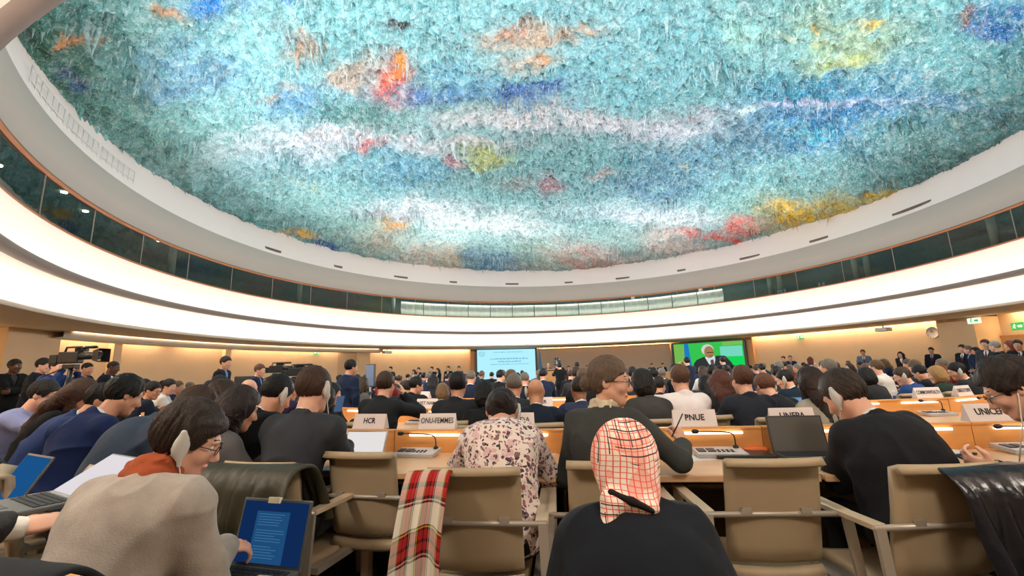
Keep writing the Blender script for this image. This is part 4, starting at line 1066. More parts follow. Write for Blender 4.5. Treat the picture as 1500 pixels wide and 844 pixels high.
# ---- cloth draped over chair backs
def st_attr(me, S):
    a = me.attributes.new('st', 'FLOAT_VECTOR', 'POINT'); a.data.foreach_set('vector', np.asarray(S, np.float32).ravel())
def drape(name, P, m, label, cat, thick=.008, parent=None, loc=(0, 0, 0), rot=0):
    ni, nj = len(P), len(P[0]); mb = MB(); mb.grid(P, thick); me = mb.mesh(name)
    S = [(j / (nj - 1), i / (ni - 1), 0) for i in range(ni) for j in range(nj)]; st_attr(me, S + S)
    o = link(name, me, m, None, loc, (0, 0, rot))
    sd = o.modifiers.new('smooth', 'SUBSURF'); sd.levels = 1; sd.render_levels = 2
    return tag(o, label, cat)
def drape_grid(w, front, back, y0=-.362, ztop=.886, folds=3, amp=.03, seed=0, nj=29, ni=30, flare=.0, skew=0.0, gap=.03):
    """cloth over a chair back: front flap on the seat side, back flap hanging behind"""
    q = random.Random(seed); ph = [q.uniform(0, 6.3) for _ in range(6)]; P = []
    L = front + back
    for i in range(ni):
        s = i / (ni - 1) * L; row = []
        for j in range(nj):
            t = j / (nj - 1) * 2 - 1; x = t * w / 2
            if s < front: y, z, hang = y0 + .075 + gap * .3 + .34 * (front - s), ztop + .012 - (front - s), (front - s)
            else:
                e = s - front; y = y0 - gap - .02 - .10 * min(e, .5) * .5; z = ztop + .012 - e; hang = e
            if abs(s - front) < .05: a = (s - front) / .05; z = ztop + .016 - .018 * a * a; y = y0 + .01 - a * (.035 + gap * .6)
            f = min(1, hang / .25); g = amp * f * (math.sin(folds * 2.2 * t + ph[0]) + .6 * math.sin(folds * 4.7 * t + ph[1] + s * 3) + .35 * math.sin(9 * s + ph[2] + 3 * t))
            sg = -1 if s >= front else .6
            row.append((x * (1 + flare * hang) + skew * hang + .01 * math.sin(7 * s + ph[3]), y + sg * abs(g) , z + .02 * math.sin(2.3 * t + ph[4]) * f - .03 * t * t * f))
        P.append(row)
    return P
def tartan():
    m = bpy.data.materials.new('tartan_wool'); m.use_nodes = True; N = m.node_tree.nodes; L = m.node_tree.links; b = N['Principled BSDF']; b.inputs['Roughness'].default_value = .95; b.inputs['Specular IOR Level'].default_value = .1
    a = N.new('ShaderNodeAttribute'); a.attribute_name = 'st'; sp = N.new('ShaderNodeSeparateXYZ'); L.new(a.outputs['Vector'], sp.inputs[0]); outs = []
    for ax, k in (('X', 2.6), ('Y', 4.4)):
        mu = N.new('ShaderNodeMath'); mu.operation = 'MULTIPLY'; mu.inputs[1].default_value = k; L.new(sp.outputs[ax], mu.inputs[0])
        fr = N.new('ShaderNodeMath'); fr.operation = 'FRACT'; L.new(mu.outputs[0], fr.inputs[0])
        cr = N.new('ShaderNodeValToRGB'); cr.color_ramp.interpolation = 'CONSTANT'; e = cr.color_ramp.elements
        stops = [(0, (236, 226, 208)), (.34, (30, 26, 28)), (.37, (216, 190, 60)), (.40, (30, 26, 28)), (.44, (176, 40, 44)), (.60, (30, 26, 28)), (.66, (196, 56, 54)), (.80, (30, 26, 28)), (.86, (220, 214, 200)), (.89, (40, 36, 38)), (.93, (236, 226, 208))]
        e[0].position = 0; e[0].color = srgb(stops[0][1]); e[1].position = stops[1][0]; e[1].color = srgb(stops[1][1])
        for p, c in stops[2:]: q = e.new(p); q.color = srgb(c)
        L.new(fr.outputs[0], cr.inputs[0]); outs.append(cr.outputs['Color'])
    mx = N.new('ShaderNodeMix'); mx.data_type = 'RGBA'; mx.inputs['Factor'].default_value = .5; L.new(outs[0], mx.inputs['A']); L.new(outs[1], mx.inputs['B']); L.new(mx.outputs['Result'], b.inputs['Base Color']); return m
M_tartan = tartan()
def tube_thing(name, pts, r, m, label, cat, n=7, group=None):
    o = MB().tube(pts, r, n).build(name, m); return tag(o, label, cat, group)
# ================================================================ PEOPLE IN THE FIRST ROWS
def R2(a, v): c, s = math.cos(a), math.sin(a); return V3(c * v[0] - s * v[1], s * v[0] + c * v[1], v[2])
def spot_for(k, px, py, d, rz, smin=.88, smax=1.08):
    """where to seat a figure whose head is seen at px, py from distance d"""
    T = at(px, py, d); sc = min(smax, max(smin, T.z / k.hc[2])); o = R2(D(rz), k.hc * sc)
    return (T.x - o[0], T.y - o[1], 0), sc
def to_local(w, loc, rz, sc): return R2(-D(rz), (V3(w.x, w.y, w.z) - V3(*loc)) / sc)
HLOC = {}
def hero(label, px, py, d, rz, lw=None, rw=None, sm=(.88, 1.08), group=None, **kw):
    pose = {q: kw.pop(q) for q in list(kw) if q in ('kind', 'lean', 'curl', 'twist', 'head', 'fem', 'wt', 'side', 'lhint', 'rhint', 'lhd', 'rhd', 'legpose', 'neck', 'lh', 'rh')}
    k = skeleton(**pose); loc, sc = spot_for(k, px, py, d, rz, *sm)
    if lw is not None: pose['lh'] = to_local(lw, loc, rz, sc)
    if rw is not None: pose['rh'] = to_local(rw, loc, rz, sc)
    k = skeleton(**pose); HLOC[label] = (loc[0], loc[1], rz)
    return person(label, loc, D(rz), k, scale=sc, group=group, **kw), k
def neck_scarf(k, parent, m, n=2, rad=.026, grow=.018, name='scarf', tail=False, drop=.012, fwd=.10):
    o = []; X, Y, Z = k.Rn[:, 0], k.Rn[:, 1], nrm(k.nd * .8 + k.Rn[:, 2] * .2)
    for j in range(n):
        c = k.nb + k.nd * (drop + .032 * j); P = [c + (X * math.cos(a) * 1.05 + Y * (math.sin(a) * 1.0 + fwd)) * (.062 + grow - .008 * j) + Z * (.012 * math.sin(2 * a + j) - .018 * math.sin(a)) for a in np.linspace(0, 2 * PI, 13)]
        for a, b in zip(P[:-1], P[1:]): o.append(('u', RC(a, b, rad, rad), .012))
    if tail:
        a = k.nb + Y * .10; o.append(('u', RC(a, a - k.Rn[:, 2] * .26 + Y * .06 - X * .03, .03, .035), .02))
    return link(name, skin_mesh(name, o, .006, wrinkle=.008, wf=22), m, parent)
random.seed(3)
# --- man in the tweed jacket
def f1(k, r): glasses(k, r); earpiece(k, 1, r, to=k.hc + k.H @ V3(.05, .10, -.05) + V3(.0, .02, -.30)); neck_scarf(k, r, mat('scarf_rust', (158, 74, 38), rough=.95, var=.25, scale=14, bump=.4, bscale=60), 3, .024, .014, drop=-.012, fwd=-.06)
M_tweed = mat('tweed', (164, 152, 142), rough=.95, var=.22, scale=22, bump=.5, bscale=180, spec=.1, sheen=.2, bdist=.004)
hero('man in pale grey tweed jacket and rust scarf bent over a laptop on his knees', 275, 648, 1.66, -12, rw=at(326, 800, 1.82), lw=at(300, 812, 1.95), lean=16, curl=18, head=(50, 24, 4), wt=1.04,
     rhd=dict(d=(.45, .8, -.25), n=(-.3, -.1, -1), curl=(30, 34, 20), point=True), h=.005, sk=0, hair=('short', (50, 38, 33), .022), topmat=M_tweed, shirt=(40, 38, 40), trou=(30, 32, 38), feat=f1, jk=dict(g=.024, cw=.02), wr=.015, eyes_on=True, sm=(.9, 1.15))
M_doc_b = emis('screen_dim_blue', (14, 40, 82), 1.0); M_page_b = emis('page_blue', (28, 72, 116), 1.0); M_line_b = emis('lines_blue', (58, 104, 140), 1.0)
p = at(386, 838, 1.86)
laptop((p.x, p.y, p.z), D(-16), 'laptop with a dim blue document on the knees of the man in tweed', w=.33, ang=108, lid=.24, screen=M_doc_b, sticker=True, page=(-.085, .075, .015, .195, M_page_b, M_line_b), tilt=6)
# --- woman in the red and white headscarf
def headscarf_mat():
    m = bpy.data.materials.new('headscarf_print'); m.use_nodes = True; N = m.node_tree.nodes; L = m.node_tree.links; b = N['Principled BSDF']; b.inputs['Roughness'].default_value = .7
    tc = N.new('ShaderNodeTexCoord'); no = N.new('ShaderNodeTexNoise'); no.inputs['Scale'].default_value = 5; L.new(tc.outputs['Object'], no.inputs['Vector'])
    ad = N.new('ShaderNodeVectorMath'); ad.operation = 'MULTIPLY_ADD'; ad.inputs[1].default_value = (.045, .045, .045); L.new(no.outputs['Color'], ad.inputs[0]); L.new(tc.outputs['Object'], ad.inputs[2])
    sp = N.new('ShaderNodeSeparateXYZ'); L.new(ad.outputs[0], sp.inputs[0])
    def lines(src, freq, w, ph=0.0):
        a = N.new('ShaderNodeMath'); a.operation = 'MULTIPLY_ADD'; a.inputs[1].default_value = freq; a.inputs[2].default_value = ph; L.new(src, a.inputs[0])
        f = N.new('ShaderNodeMath'); f.operation = 'FRACT'; L.new(a.outputs[0], f.inputs[0])
        g = N.new('ShaderNodeMath'); g.operation = 'LESS_THAN'; g.inputs[1].default_value = w; L.new(f.outputs[0], g.inputs[0]); return g.outputs[0]
    def mx(fac, A, Bc):
        q = N.new('ShaderNodeMix'); q.data_type = 'RGBA'; L.new(fac, q.inputs['Factor'])
        if isinstance(A, tuple): q.inputs['A'].default_value = A
        else: L.new(A, q.inputs['A'])
        q.inputs['B'].default_value = Bc; return q.outputs['Result']
    def mul(a, b_):
        q = N.new('ShaderNodeMath'); q.operation = 'MULTIPLY'; L.new(a, q.inputs[0]); L.new(b_, q.inputs[1]); return q.outputs[0]
    def region(scale, thr, off):
        n2 = N.new('ShaderNodeTexNoise'); n2.inputs['Scale'].default_value = scale; n2.inputs['Detail'].default_value = 1; mp = N.new('ShaderNodeMapping'); mp.inputs['Location'].default_value = (off, 0, 0)
        L.new(tc.outputs['Object'], mp.inputs['Vector']); L.new(mp.outputs['Vector'], n2.inputs['Vector']); g = N.new('ShaderNodeMath'); g.operation = 'GREATER_THAN'; g.inputs[1].default_value = thr; L.new(n2.outputs['Fac'], g.inputs[0]); return g.outputs[0]
    c = mx(region(9, .56, 3), srgb(238, 222, 206), srgb(240, 178, 160))
    c = mx(lines(sp.outputs['Z'], 62, .16), c, srgb(236, 104, 88)); c = mx(lines(sp.outputs['X'], 56, .18), c, srgb(232, 92, 80))
    c = mx(mul(lines(sp.outputs['Z'], 44, .14, .3), region(6, .50, 7)), c, srgb(40, 34, 36)); c = mx(mul(lines(sp.outputs['X'], 30, .10, .3), region(6, .52, 11)), c, srgb(60, 44, 44))
    c = mx(region(13, .69, 21), c, srgb(236, 88, 70)); L.new(c, b.inputs['Base Color']); return m
M_hs = headscarf_mat()
def f2(k, r):
    H, c = k.H, k.hc; h_ = lambda x, y, z: c + H @ V3(x, y, z); X, Y, Z = k.Rn.T
    o = [('u', EL(h_(0, -.012, .040), V3(.099, .118, .110), H), .02), ('u', RC(h_(0, -.03, .0), k.nb + k.nd * .05 - Y * .03, .103, .088), .04), ('u', RC(h_(0, .03, -.06), k.nb + k.nd * .06 + Y * .05, .075, .072), .04),
         ('s', EL(h_(0, .125, -.01), V3(.062, .06, .092), H), .015)]
    tl = k.nb + k.nd * .055 - Y * .085 - X * .07
    o += [('u', RC(tl, tl - Z * .085 - X * .022, .034, .026), .02), ('u', RC(k.nb + k.nd * .055 - Y * .088 - X * .08, k.nb + k.nd * .035 - Y * .10 + X * .04, .022, .020), .015)]
    link('headscarf', skin_mesh('headscarf', o, .0055, wrinkle=.006, wf=16, stretch=(1, 1, .5)), M_hs, r)
    a = k.nb + k.nd * .075 - Y * .105 - X * .075; b = k.nb + k.nd * .022 - Y * .112 + X * .035
    link('scarf_border', skin_mesh('scarf_border', [('u', RC(a - Y * .006, (a + b) / 2 - Y * .014, .010, .011), .01), ('u', RC((a + b) / 2 - Y * .014, b - Y * .010, .011, .007), .01)], .005, wrinkle=.003, wf=30), suit((34, 26, 26)), r)
hero('woman in a red and white checked headscarf and black coat, seen from behind', 914, 682, 1.38, -2, lean=10, curl=12, head=(-4, 12, 0), fem=True, wt=1.42, sm=(.84, 1.1), lh=(-.14, .24, .60), rh=(.14, .24, .60),
     h=.006, sk=2, hair=None, top=(20, 23, 30), shirt=None, trou=(22, 22, 26), feat=f2, jk=dict(g=.050, cw=.045), wr=.010, eyes_on=True)
# --- neighbour at the left edge, only the arms in view
M_check = mat('dark_check_wool', (52, 50, 52), rough=.95, var=.8, scale=60, bump=.3, bscale=120)
LP = at(91, 733, 1.92)
hd = dict(d=(.1, 1, .05), n=(-.5, 0, -1), curl=(22, 22, 16))
k_pose = dict(lean=8, curl=8, head=(0, 22, 0), rhd=hd, legpose=[((-.095, .02, .50), (-.12, .40, .58), (-.12, .42, .13)), ((.095, .02, .50), (.02, .42, .68), (-.30, .46, .52))])
k = skeleton(**k_pose); loc, sc = spot_for(k, -250, 600, 1.50, -30)
k_pose['rh'] = to_local(at(30, 775, 1.68), loc, -30, sc); k_pose['lh'] = to_local(at(-60, 755, 1.95), loc, -30, sc); k = skeleton(**k_pose); HLOC['left edge'] = (loc[0], loc[1], -30)
person('person cut off by the left edge, dark checked sleeve reaching to a laptop', loc, D(-30), k, h=.006, sk=0, hair=('full', (60, 48, 40), .014), topmat=M_check, shirt=(236, 226, 214), shirt_full=True, trou=(24, 24, 28), scale=sc, jk=dict(sleeve=.80))
laptop((LP.x, LP.y, LP.z), D(-30), 'open grey laptop with a blank white screen on dark clad knees', w=.33, d=.24, ang=148, lid=.24, screen=emis('screen_white', (226, 220, 224), .95), tilt=0, roll=0)
p = at(2, 742, 2.3); laptop((p.x, p.y, p.z), D(-28), 'laptop with a glowing blue screen cut off by the left edge', w=.34, ang=118, lid=.235, screen=emis('screen_blue', (26, 84, 140), .9), body=M_lap_grey)
# --- front row, from the left
def f_sh(k, r): glasses(k, r)
hero('man in a lilac blue shirt and glasses leaning in profile at the far left desk', 66, 567, 4.5, -66, rw=at(76, 592, 4.4), lean=20, curl=16, head=(4, 18, 0), h=.007, sk=0, hair=('short', (30, 24, 22), .016), jacket=False, shirt=(136, 142, 184), shirt_full=True, trou=(40, 42, 52), feat=f_sh, eyes_on=True, rhd=dict(d=(.1, .5, .9), n=(0, 1, 0), curl=(50, 60, 40)))
hero('woman in black with long brown hair, beside the man in the lilac shirt', 120, 575, 4.2, -60, lean=20, curl=14, head=(5, 22, 0), fem=True, h=.008, sk=1, hair=('long', (72, 48, 36), .014), top=(24, 23, 26), shirt=None)
hero('man in a mid blue suit stooping low, showing his ear and white collar', 150, 580, 3.9, -58, lean=30, curl=16, head=(0, 24, 0), h=.007, sk=1, hair=('short', (20, 18, 20), .014), top=(40, 58, 104), trou=(36, 50, 90), wt=1.05)
hero('black haired man in dark navy suit next to the stooping man in blue', 182, 578, 3.4, -36, lean=15, curl=18, head=(-6, 24, 0), h=.007, sk=1, hair=('short', (18, 16, 18), .018), top=(28, 42, 84), trou=(28, 38, 70), wt=1.1)
hero('man in slate blue suit bowed so deep that only his back and brown nape show', 282, 598, 2.98, -44, lean=24, curl=30, head=(10, 46, 0), h=.007, sk=0, hair=('short', (66, 46, 36), .012), top=(54, 66, 84), trou=(40, 48, 60), wt=1.05, sm=(.9, 1.1))
hero('woman with loose dark wavy hair and a grey jacket behind the man in tweed', 350, 602, 2.85, -34, lean=16, curl=14, head=(8, 18, 0), fem=True, h=.007, sk=1, hair=('long', (46, 34, 32), .022), top=(96, 92, 92), shirt=None)
def f7(k, r): earpiece(k, 1, r)
hero('man in charcoal suit with short brown hair typing on a silver screened laptop', 460, 573, 2.84, -10, sm=(.9, 1.13), rw=at(506, 654, 3.12), lw=at(478, 657, 3.14), lean=13, curl=9, head=(6, 10, 0), h=.006, sk=0, hair=('short', (70, 48, 38), .014), top=(54, 56, 62), trou=(40, 42, 48), feat=f7, wr=.012, rhd=dict(curl=(22, 24, 18)))
p = at(528, 655, 3.08); laptop((p.x, p.y, .742), D(-14), 'laptop with a bright pale screen before the man in charcoal', w=.31, ang=112, lid=.215, body=M_lap_silver, screen=emis('screen_pale', (228, 224, 222), .95))
def floral():
    m = bpy.data.materials.new('floral_blouse'); m.use_nodes = True; N = m.node_tree.nodes; L = m.node_tree.links; b = N['Principled BSDF']; b.inputs['Roughness'].default_value = .75
    tc = N.new('ShaderNodeTexCoord'); c = None
    for sc_, thr, col, off in ((18, .36, (222, 184, 184), 0), (29, .315, (156, 96, 108), 5), (32, .305, (66, 56, 66), 9), (40, .26, (124, 104, 98), 14)):
        v = N.new('ShaderNodeTexVoronoi'); v.inputs['Scale'].default_value = sc_; mp = N.new('ShaderNodeMapping'); mp.inputs['Location'].default_value = (off, off * .7, 0)
        no = N.new('ShaderNodeTexNoise'); no.inputs['Scale'].default_value = 30; ad = N.new('ShaderNodeVectorMath'); ad.operation = 'MULTIPLY_ADD'; ad.inputs[1].default_value = (.05, .05, .05)
        L.new(tc.outputs['Object'], no.inputs['Vector']); L.new(no.outputs['Color'], ad.inputs[0]); L.new(tc.outputs['Object'], ad.inputs[2]); L.new(ad.outputs[0], mp.inputs['Vector']); L.new(mp.outputs['Vector'], v.inputs['Vector'])
        g = N.new('ShaderNodeMath'); g.operation = 'LESS_THAN'; g.inputs[1].default_value = thr; L.new(v.outputs['Distance'], g.inputs[0])
        q = N.new('ShaderNodeMix'); q.data_type = 'RGBA'; L.new(g.outputs[0], q.inputs['Factor']); q.inputs['B'].default_value = srgb(col)
        if c is None: q.inputs['A'].default_value = srgb(238, 220, 210)
        else: L.new(c, q.inputs['A'])
        c = q.outputs['Result']
    L.new(c, b.inputs['Base Color'])
    n2 = N.new('ShaderNodeTexNoise'); n2.inputs['Scale'].default_value = 18; L.new(tc.outputs['Object'], n2.inputs['Vector']); bp = N.new('ShaderNodeBump'); bp.inputs['Strength'].default_value = .4; bp.inputs['Distance'].default_value = .02; L.new(n2.outputs['Fac'], bp.inputs['Height']); L.new(bp.outputs['Normal'], b.inputs['Normal']); return m
def f8(k, r): earpiece(k, 1, r, drop=.2)
hero('woman in a pale floral blouse bowed over the desk with her dark hair pinned up', 735, 606, 2.78, 0, rw=at(786, 655, 2.95), lw=at(690, 660, 3.0), lean=22, curl=34, head=(0, 50, 0), fem=True, wt=1.08, h=.006, sk=0, hair=('bun', (38, 30, 30), .012), topmat=floral(), shirt=None, trou=(30, 30, 34), feat=f8, jk=dict(g=.022, cw=.006, sleeve=.9), wr=.014)
def f9(k, r):
    glasses(k, r); neck_scarf(k, r, mat('scarf_cream', (206, 190, 164), rough=.9, var=.35, scale=30), 2, .017, .006)
hero('woman with grey brown hair in a bun, spectacles and dark grey jacket, writing', 893, 561, 2.58, -16, rw=at(1000, 652, 2.78), lw=at(868, 668, 2.85), lean=6, curl=6, head=(90, 6, 0), fem=True, wt=1.06, h=.005, sk=0, hair=('bun', (104, 86, 72), .014), top=(64, 66, 64), shirt=None, trou=(40, 40, 42), feat=f9, wr=.011, eyes_on=True, sm=(.9, 1.12),
     rhd=dict(d=(-.1, .45, .9), n=(-.8, .5, -.2), curl=(48, 52, 30)), rhint=(.7, -.5, -.9))
tube_thing('pen', [at(984, 640, 2.76), at(992, 624, 2.74), at(1000, 606, 2.72)], .004, M_black, 'dark pen held by the woman with the bun', 'pen')
def f10(k, r): earpiece(k, -1, r, drop=.3)
hero('heavy man in a black suit bowed to his left with a large grey earpiece', 1238, 582, 2.52, 2, lean=14, curl=20, side=-5, head=(-24, 34, 0), wt=1.3, sm=(.9, 1.14), rw=at(1330, 672, 2.75), lw=at(1225, 672, 2.75), h=.006, sk=0, hair=('short', (58, 46, 40), .018), top=(30, 30, 34), trou=(26, 26, 30), feat=f10, jk=dict(g=.026, cw=.022), wr=.013)
def f11(k, r):
    glasses(k, r); e = k.hc + k.H @ V3(-.084, .005, -.005)
    mb = MB(); mb.tube([tuple(e), tuple(e + V3(0, 0, -.02)), tuple(e + V3(.01, .01, -.14)), tuple(e + V3(.02, .06, -.36))], .0025, 6); mb.build('earbud_wire', mat('earbud_white', (236, 234, 230), rough=.4, var=0), r)
ph = at(1447, 690, 2.15)
hero('young man in navy at the right edge, white earbud wire, reading a phone', 1487, 572, 2.2, 34, lean=18, curl=16, head=(-14, 30, 0), lw=at(1462, 690, 2.08), rw=at(1478, 694, 2.18), h=.006, sk=0, hair=('short', (46, 36, 32), .026), top=(24, 38, 54), trou=(24, 30, 40), feat=f11, eyes_on=True, wr=.011, lhd=dict(d=(-.1, .8, .3), n=(.6, .2, .5), curl=(40, 46, 30)))
mb = MB(); mb.box((0, 0, 0), (.075, .15, .009), bev=.003); r = mb.build('phone', mat('phone_blue_case', (20, 96, 128), rough=.3), None, (ph.x - .01, ph.y + .02, ph.z + .015), (D(28), D(10), D(40))); tag(r, 'blue backed phone held by the young man at the right edge', 'phone')
# ================================================================ THE CROWD BEHIND: one figure of each bearing, then copies
PROTO = {}
def proto(key, h, hairstyle, vol=.013, vee=False, tie=False, eyes_=False, trous=True, glass=False, ear=0, **pose):
    k = skeleton(**pose); r = empty('person', (0, 0, -50)); S = skin(0)
    link('body', body_mesh(k, h), [S, lap(S)], r)
    if hairstyle: link('hair', hair_mesh(k, hairstyle, vol, h * .8), hairm((30, 24, 22)), r)
    link('jacket', skin_mesh('jacket', jacket_ops(k, vee=vee), h, wrinkle=.009, wf=7, seed=len(PROTO) * 3.1), suit((40, 42, 48)), r)
    link('shirt', skin_mesh('shirt', shirt_ops(k, full=vee), min(h, .009), wrinkle=0), suit((232, 230, 228)), r)
    if trous: link('trousers', skin_mesh('trousers', trouser_ops(k), max(h, .012), wrinkle=.004), suit((36, 36, 40)), r)
    link('shoes', skin_mesh('shoes', shoe_ops(k), .012), mat('shoe_leather', (24, 20, 18), rough=.35), r)
    if tie:
        mb = MB(); b = k.chest + k.Rc[:, 1] * .142 - k.Rc[:, 2] * .05; t = k.nb + k.Rn[:, 1] * .086
        mb.tube([tuple(t), tuple(t + (b - t) * .12), tuple(t + (b - t) * .5 + k.Rc[:, 1] * .012), tuple(b)], [.018, .014, .024, .03], 8, flat=.35); mb.build('tie', suit((120, 34, 40)), r)
    if eyes_: eyes(k, r)
    if glass: glasses(k, r)
    if ear: earpiece(k, ear, r, drop=.2)
    PROTO[key] = [r, k, 0]; return r
def put(key, label, loc, rz, sc, group=None, sk=0, hair=None, top=None, shirt=None, trou=None, tie=None):
    P = PROTO[key]; P[2] += 1
    r = P[0] if P[2] == 1 else P[0].copy()
    kids = list(P[0].children) if P[2] == 1 else []
    if P[2] > 1:
        COL.objects.link(r)
        for ch in list(P[0].children): c = ch.copy(); COL.objects.link(c); c.parent = r; kids.append(c)
    for q in ('group',):
        if q in r: del r[q]
    r.location = loc; r.rotation_euler = (0, 0, D(rz)); r.scale = (sc,) * 3; tag(r, label, 'person', group)
    S = skin(sk); want = {'body': [S, lap(S)], 'hair': hair and [hairm(hair)], 'jacket': top and [suit(top)], 'shirt': shirt and [suit(shirt)], 'trousers': trou and [suit(trou)], 'tie': tie and [suit(tie)]}
    for c in kids:
        w = want.get(c.name.split('.')[0])
        if w:
            for j, m in enumerate(w): c.material_slots[j].link = 'OBJECT'; c.material_slots[j].material = m
    return r
def row_gap(x, y, rows=None):
    """distance to the nearest desk line on the seat side, and the facing there"""
    best = (9, 0, 9)
    for R in rows or ROWS[1:]:
        for i in range(len(R) - 1):
            a, u = R[i], R[i + 1] - R[i]; L = u.length; u = u / L; q = Vector((x, y)) - a; t = min(max(q.dot(u), 0), L); e = (q - u * t).length; s = -(q.dot(Vector((-u.y, u.x))))
            if e < best[0]: best = (e, math.degrees(math.atan2(u.y, u.x)), s)
    return best
TAKEN = []; CHAIRS2 = []
def sit_at(key, label, px, py, d, rz, group=None, sm=(.9, 1.08), **kw):
    k = PROTO[key][1]
    if k.kind == 'sit' and d < 9.0:
        best = None; rows = (ROWS[1:] if px < 420 else ROWS[2:]) if d >= 5.3 else ROWS[1:2]
        for f in np.linspace(.86, 1.22, 46):
            for g in ((-16, -8, 0, 8, 16) if d > 5 else (-8, 0, 8)):
                l0, _ = spot_for(k, px + g, py, d * f, rz, *sm); e, a, s_ = row_gap(l0[0], l0[1], rows)
                a = max(a - 16, min(a + 16, rz)); l1, sc1 = spot_for(k, px + g, py, d * f, a, *sm); e, a0, s_ = row_gap(l1[0], l1[1], rows); o_ = min([row_gap(l1[0], l1[1], [R])[0] for R in ROWS if R not in rows] or [9])
                near = min([math.hypot(l1[0] - q[0], l1[1] - q[1]) for q in TAKEN] or [9]); c = min(abs(s_ - .98), .5) * 3 + abs(f - 1) * 1.2 + max(0, .62 - near) * 8 + abs(g) * .01 + (0 if e > .8 else 2) + max(0, .62 - o_) * 6
                if best is None or c < best[0]: best = (c, l1, sc1, a, e)
        c, loc, sc, rz, e = best
        if e < 1.3 and key[0] != 'f': CHAIRS2.append((loc[0], loc[1], rz))
    else: loc, sc = spot_for(k, px, py, d, rz, *sm)
    if key[0] == 'f' and (min([math.hypot(loc[0] - q[0], loc[1] - q[1]) for q in TAKEN] or [9]) < .6 or (row_gap(loc[0], loc[1])[0] < .82)): return None
    TAKEN.append(loc); return put(key, label, loc, rz, sc, group, **kw)
hm = .0095
proto('m_back', hm, 'short', lean=10, curl=8, head=(0, 8, 0))
proto('m_down', hm, 'short', lean=16, curl=14, head=(6, 30, 0), ear=1)
proto('m_prof', hm, 'short', lean=12, curl=10, head=(45, 14, 0), glass=True, eyes_=True)
proto('m_left', hm, 'short', lean=14, curl=10, head=(-40, 18, 0), ear=-1)
proto('m_bald', hm, None, lean=10, curl=8, head=(5, 10, 0), ear=-1, wt=1.1)
proto('m_buzz', hm, 'buzz', .006, lean=10, curl=9, head=(-5, 8, 0), wt=1.08)
proto('m_cheek', hm, 'short', lean=14, curl=8, head=(4, 6, 0), rh=(.16, .27, 1.07), rhd=dict(d=(-.25, -.1, 1), n=(-.9, -.3, 0), curl=(20, 25, 15)), rhint=(.8, .4, -1))
proto('w_long', hm, 'long', .016, lean=9, curl=8, head=(0, 8, 0), fem=True)
proto('w_turn', hm, 'long', .015, lean=12, curl=8, head=(50, 12, 0), fem=True, eyes_=True)
proto('w_bob', hm, 'bob', .014, lean=12, curl=8, head=(-20, 12, 0), fem=True)
N2 = 'people in the second row'
# second row and a little beyond, left to right: bearing, head in view, distance, facing
sit_at('m_prof', 'dark suited man with glasses in profile, holding still above the slate blue back', 240, 573, 5.7, -44, sk=1, hair=(20, 18, 18), top=(24, 32, 50))
sit_at('m_down', 'tan faced man with black hair looking down, left of the man with glasses', 209, 567, 6.2, -56, sk=2, hair=(20, 18, 18), top=(60, 58, 54))
sit_at('m_prof', 'man in grey suit with white collar and black hair, facing right', 306, 565, 5.5, -34, sk=1, hair=(24, 20, 20), top=(116, 110, 106))
sit_at('w_long', 'woman with smooth brown hair just right of the grey suited man', 326, 584, 4.0, -30, sk=0, hair=(64, 46, 38), top=(70, 62, 60))
sit_at('m_bald', 'bald pink headed man glimpsed above dark hair', 349, 570, 5.6, -20, sk=0, top=(60, 58, 62))
sit_at('m_down', 'black haired man in black suit with head bowed, left of the charcoal suit', 397, 580, 3.9, -26, sk=1, hair=(18, 16, 18), top=(24, 24, 28))
sit_at('m_prof', 'man in a dark purple jacket beside the bowed black haired man', 424, 572, 4.8, -12, sk=1, hair=(20, 18, 20), top=(44, 32, 66))
sit_at('w_long', 'woman with straight black hair behind the charcoal suited shoulder', 478, 585, 4.0, -14, sk=1, hair=(20, 18, 20), top=(34, 32, 36))
sit_at('w_turn', 'woman with black hair holding up a blue phone', 494, 578, 4.5, -10, sk=1, hair=(22, 20, 22), top=(38, 34, 36))
sit_at('m_cheek', 'man in black suit resting his cheek on his hand', 557, 565, 3.95, -8, sk=0, hair=(62, 44, 34), top=(34, 36, 40))
sit_at('m_prof', 'black haired man in black turning right, beside the cheek resting man', 594, 566, 5.6, -12, sk=1, hair=(18, 16, 18), top=(24, 25, 30))
sit_at('m_down', 'small dark suited man with bowed head left of the brown haired woman', 612, 571, 6.2, -8, sk=1, hair=(40, 28, 24), top=(26, 28, 36))
sit_at('w_bob', 'woman with light brown hair in a beige top, beyond two stacked nameplates', 632, 575, 6.3, -8, sk=0, hair=(120, 92, 66), top=(170, 156, 138))
sit_at('m_back', 'broad man in black suit with black hair behind the floral blouse', 671, 566, 4.15, -6, sk=2, hair=(18, 16, 18), top=(36, 37, 42), sm=(.9, 1.12))
sit_at('w_bob', 'person in a black hood of hair right of the broad black suited man', 702, 580, 4.5, -4, sk=1, hair=(16, 15, 17), top=(20, 20, 23))
sit_at('m_buzz', 'man with cropped greying hair in a dark suit above the floral blouse', 745, 566, 4.5, -4, sk=2, hair=(112, 104, 96), top=(44, 46, 46))
sit_at('m_bald', 'bald man in navy with a pale earpiece at his left ear', 777, 575, 3.75, -2, sk=2, top=(24, 32, 48))
sit_at('m_buzz', 'brown skinned man with shaved head in a blue grey suit', 840, 571, 4.7, 2, sk=3, hair=(44, 34, 30), top=(48, 54, 80))
sit_at('w_bob', 'woman with thick dark hair and grey suit behind the bun haired woman', 940, 563, 3.8, 4, sk=0, hair=(30, 27, 27), top=(66, 64, 62), sm=(.9, 1.12))
sit_at('m_back', 'man in a white shirt with brown hair, back turned', 988, 556, 4.0, 2, sk=0, hair=(92, 66, 48), top=(240, 226, 224), shirt=(240, 230, 228), sm=(.9, 1.1))
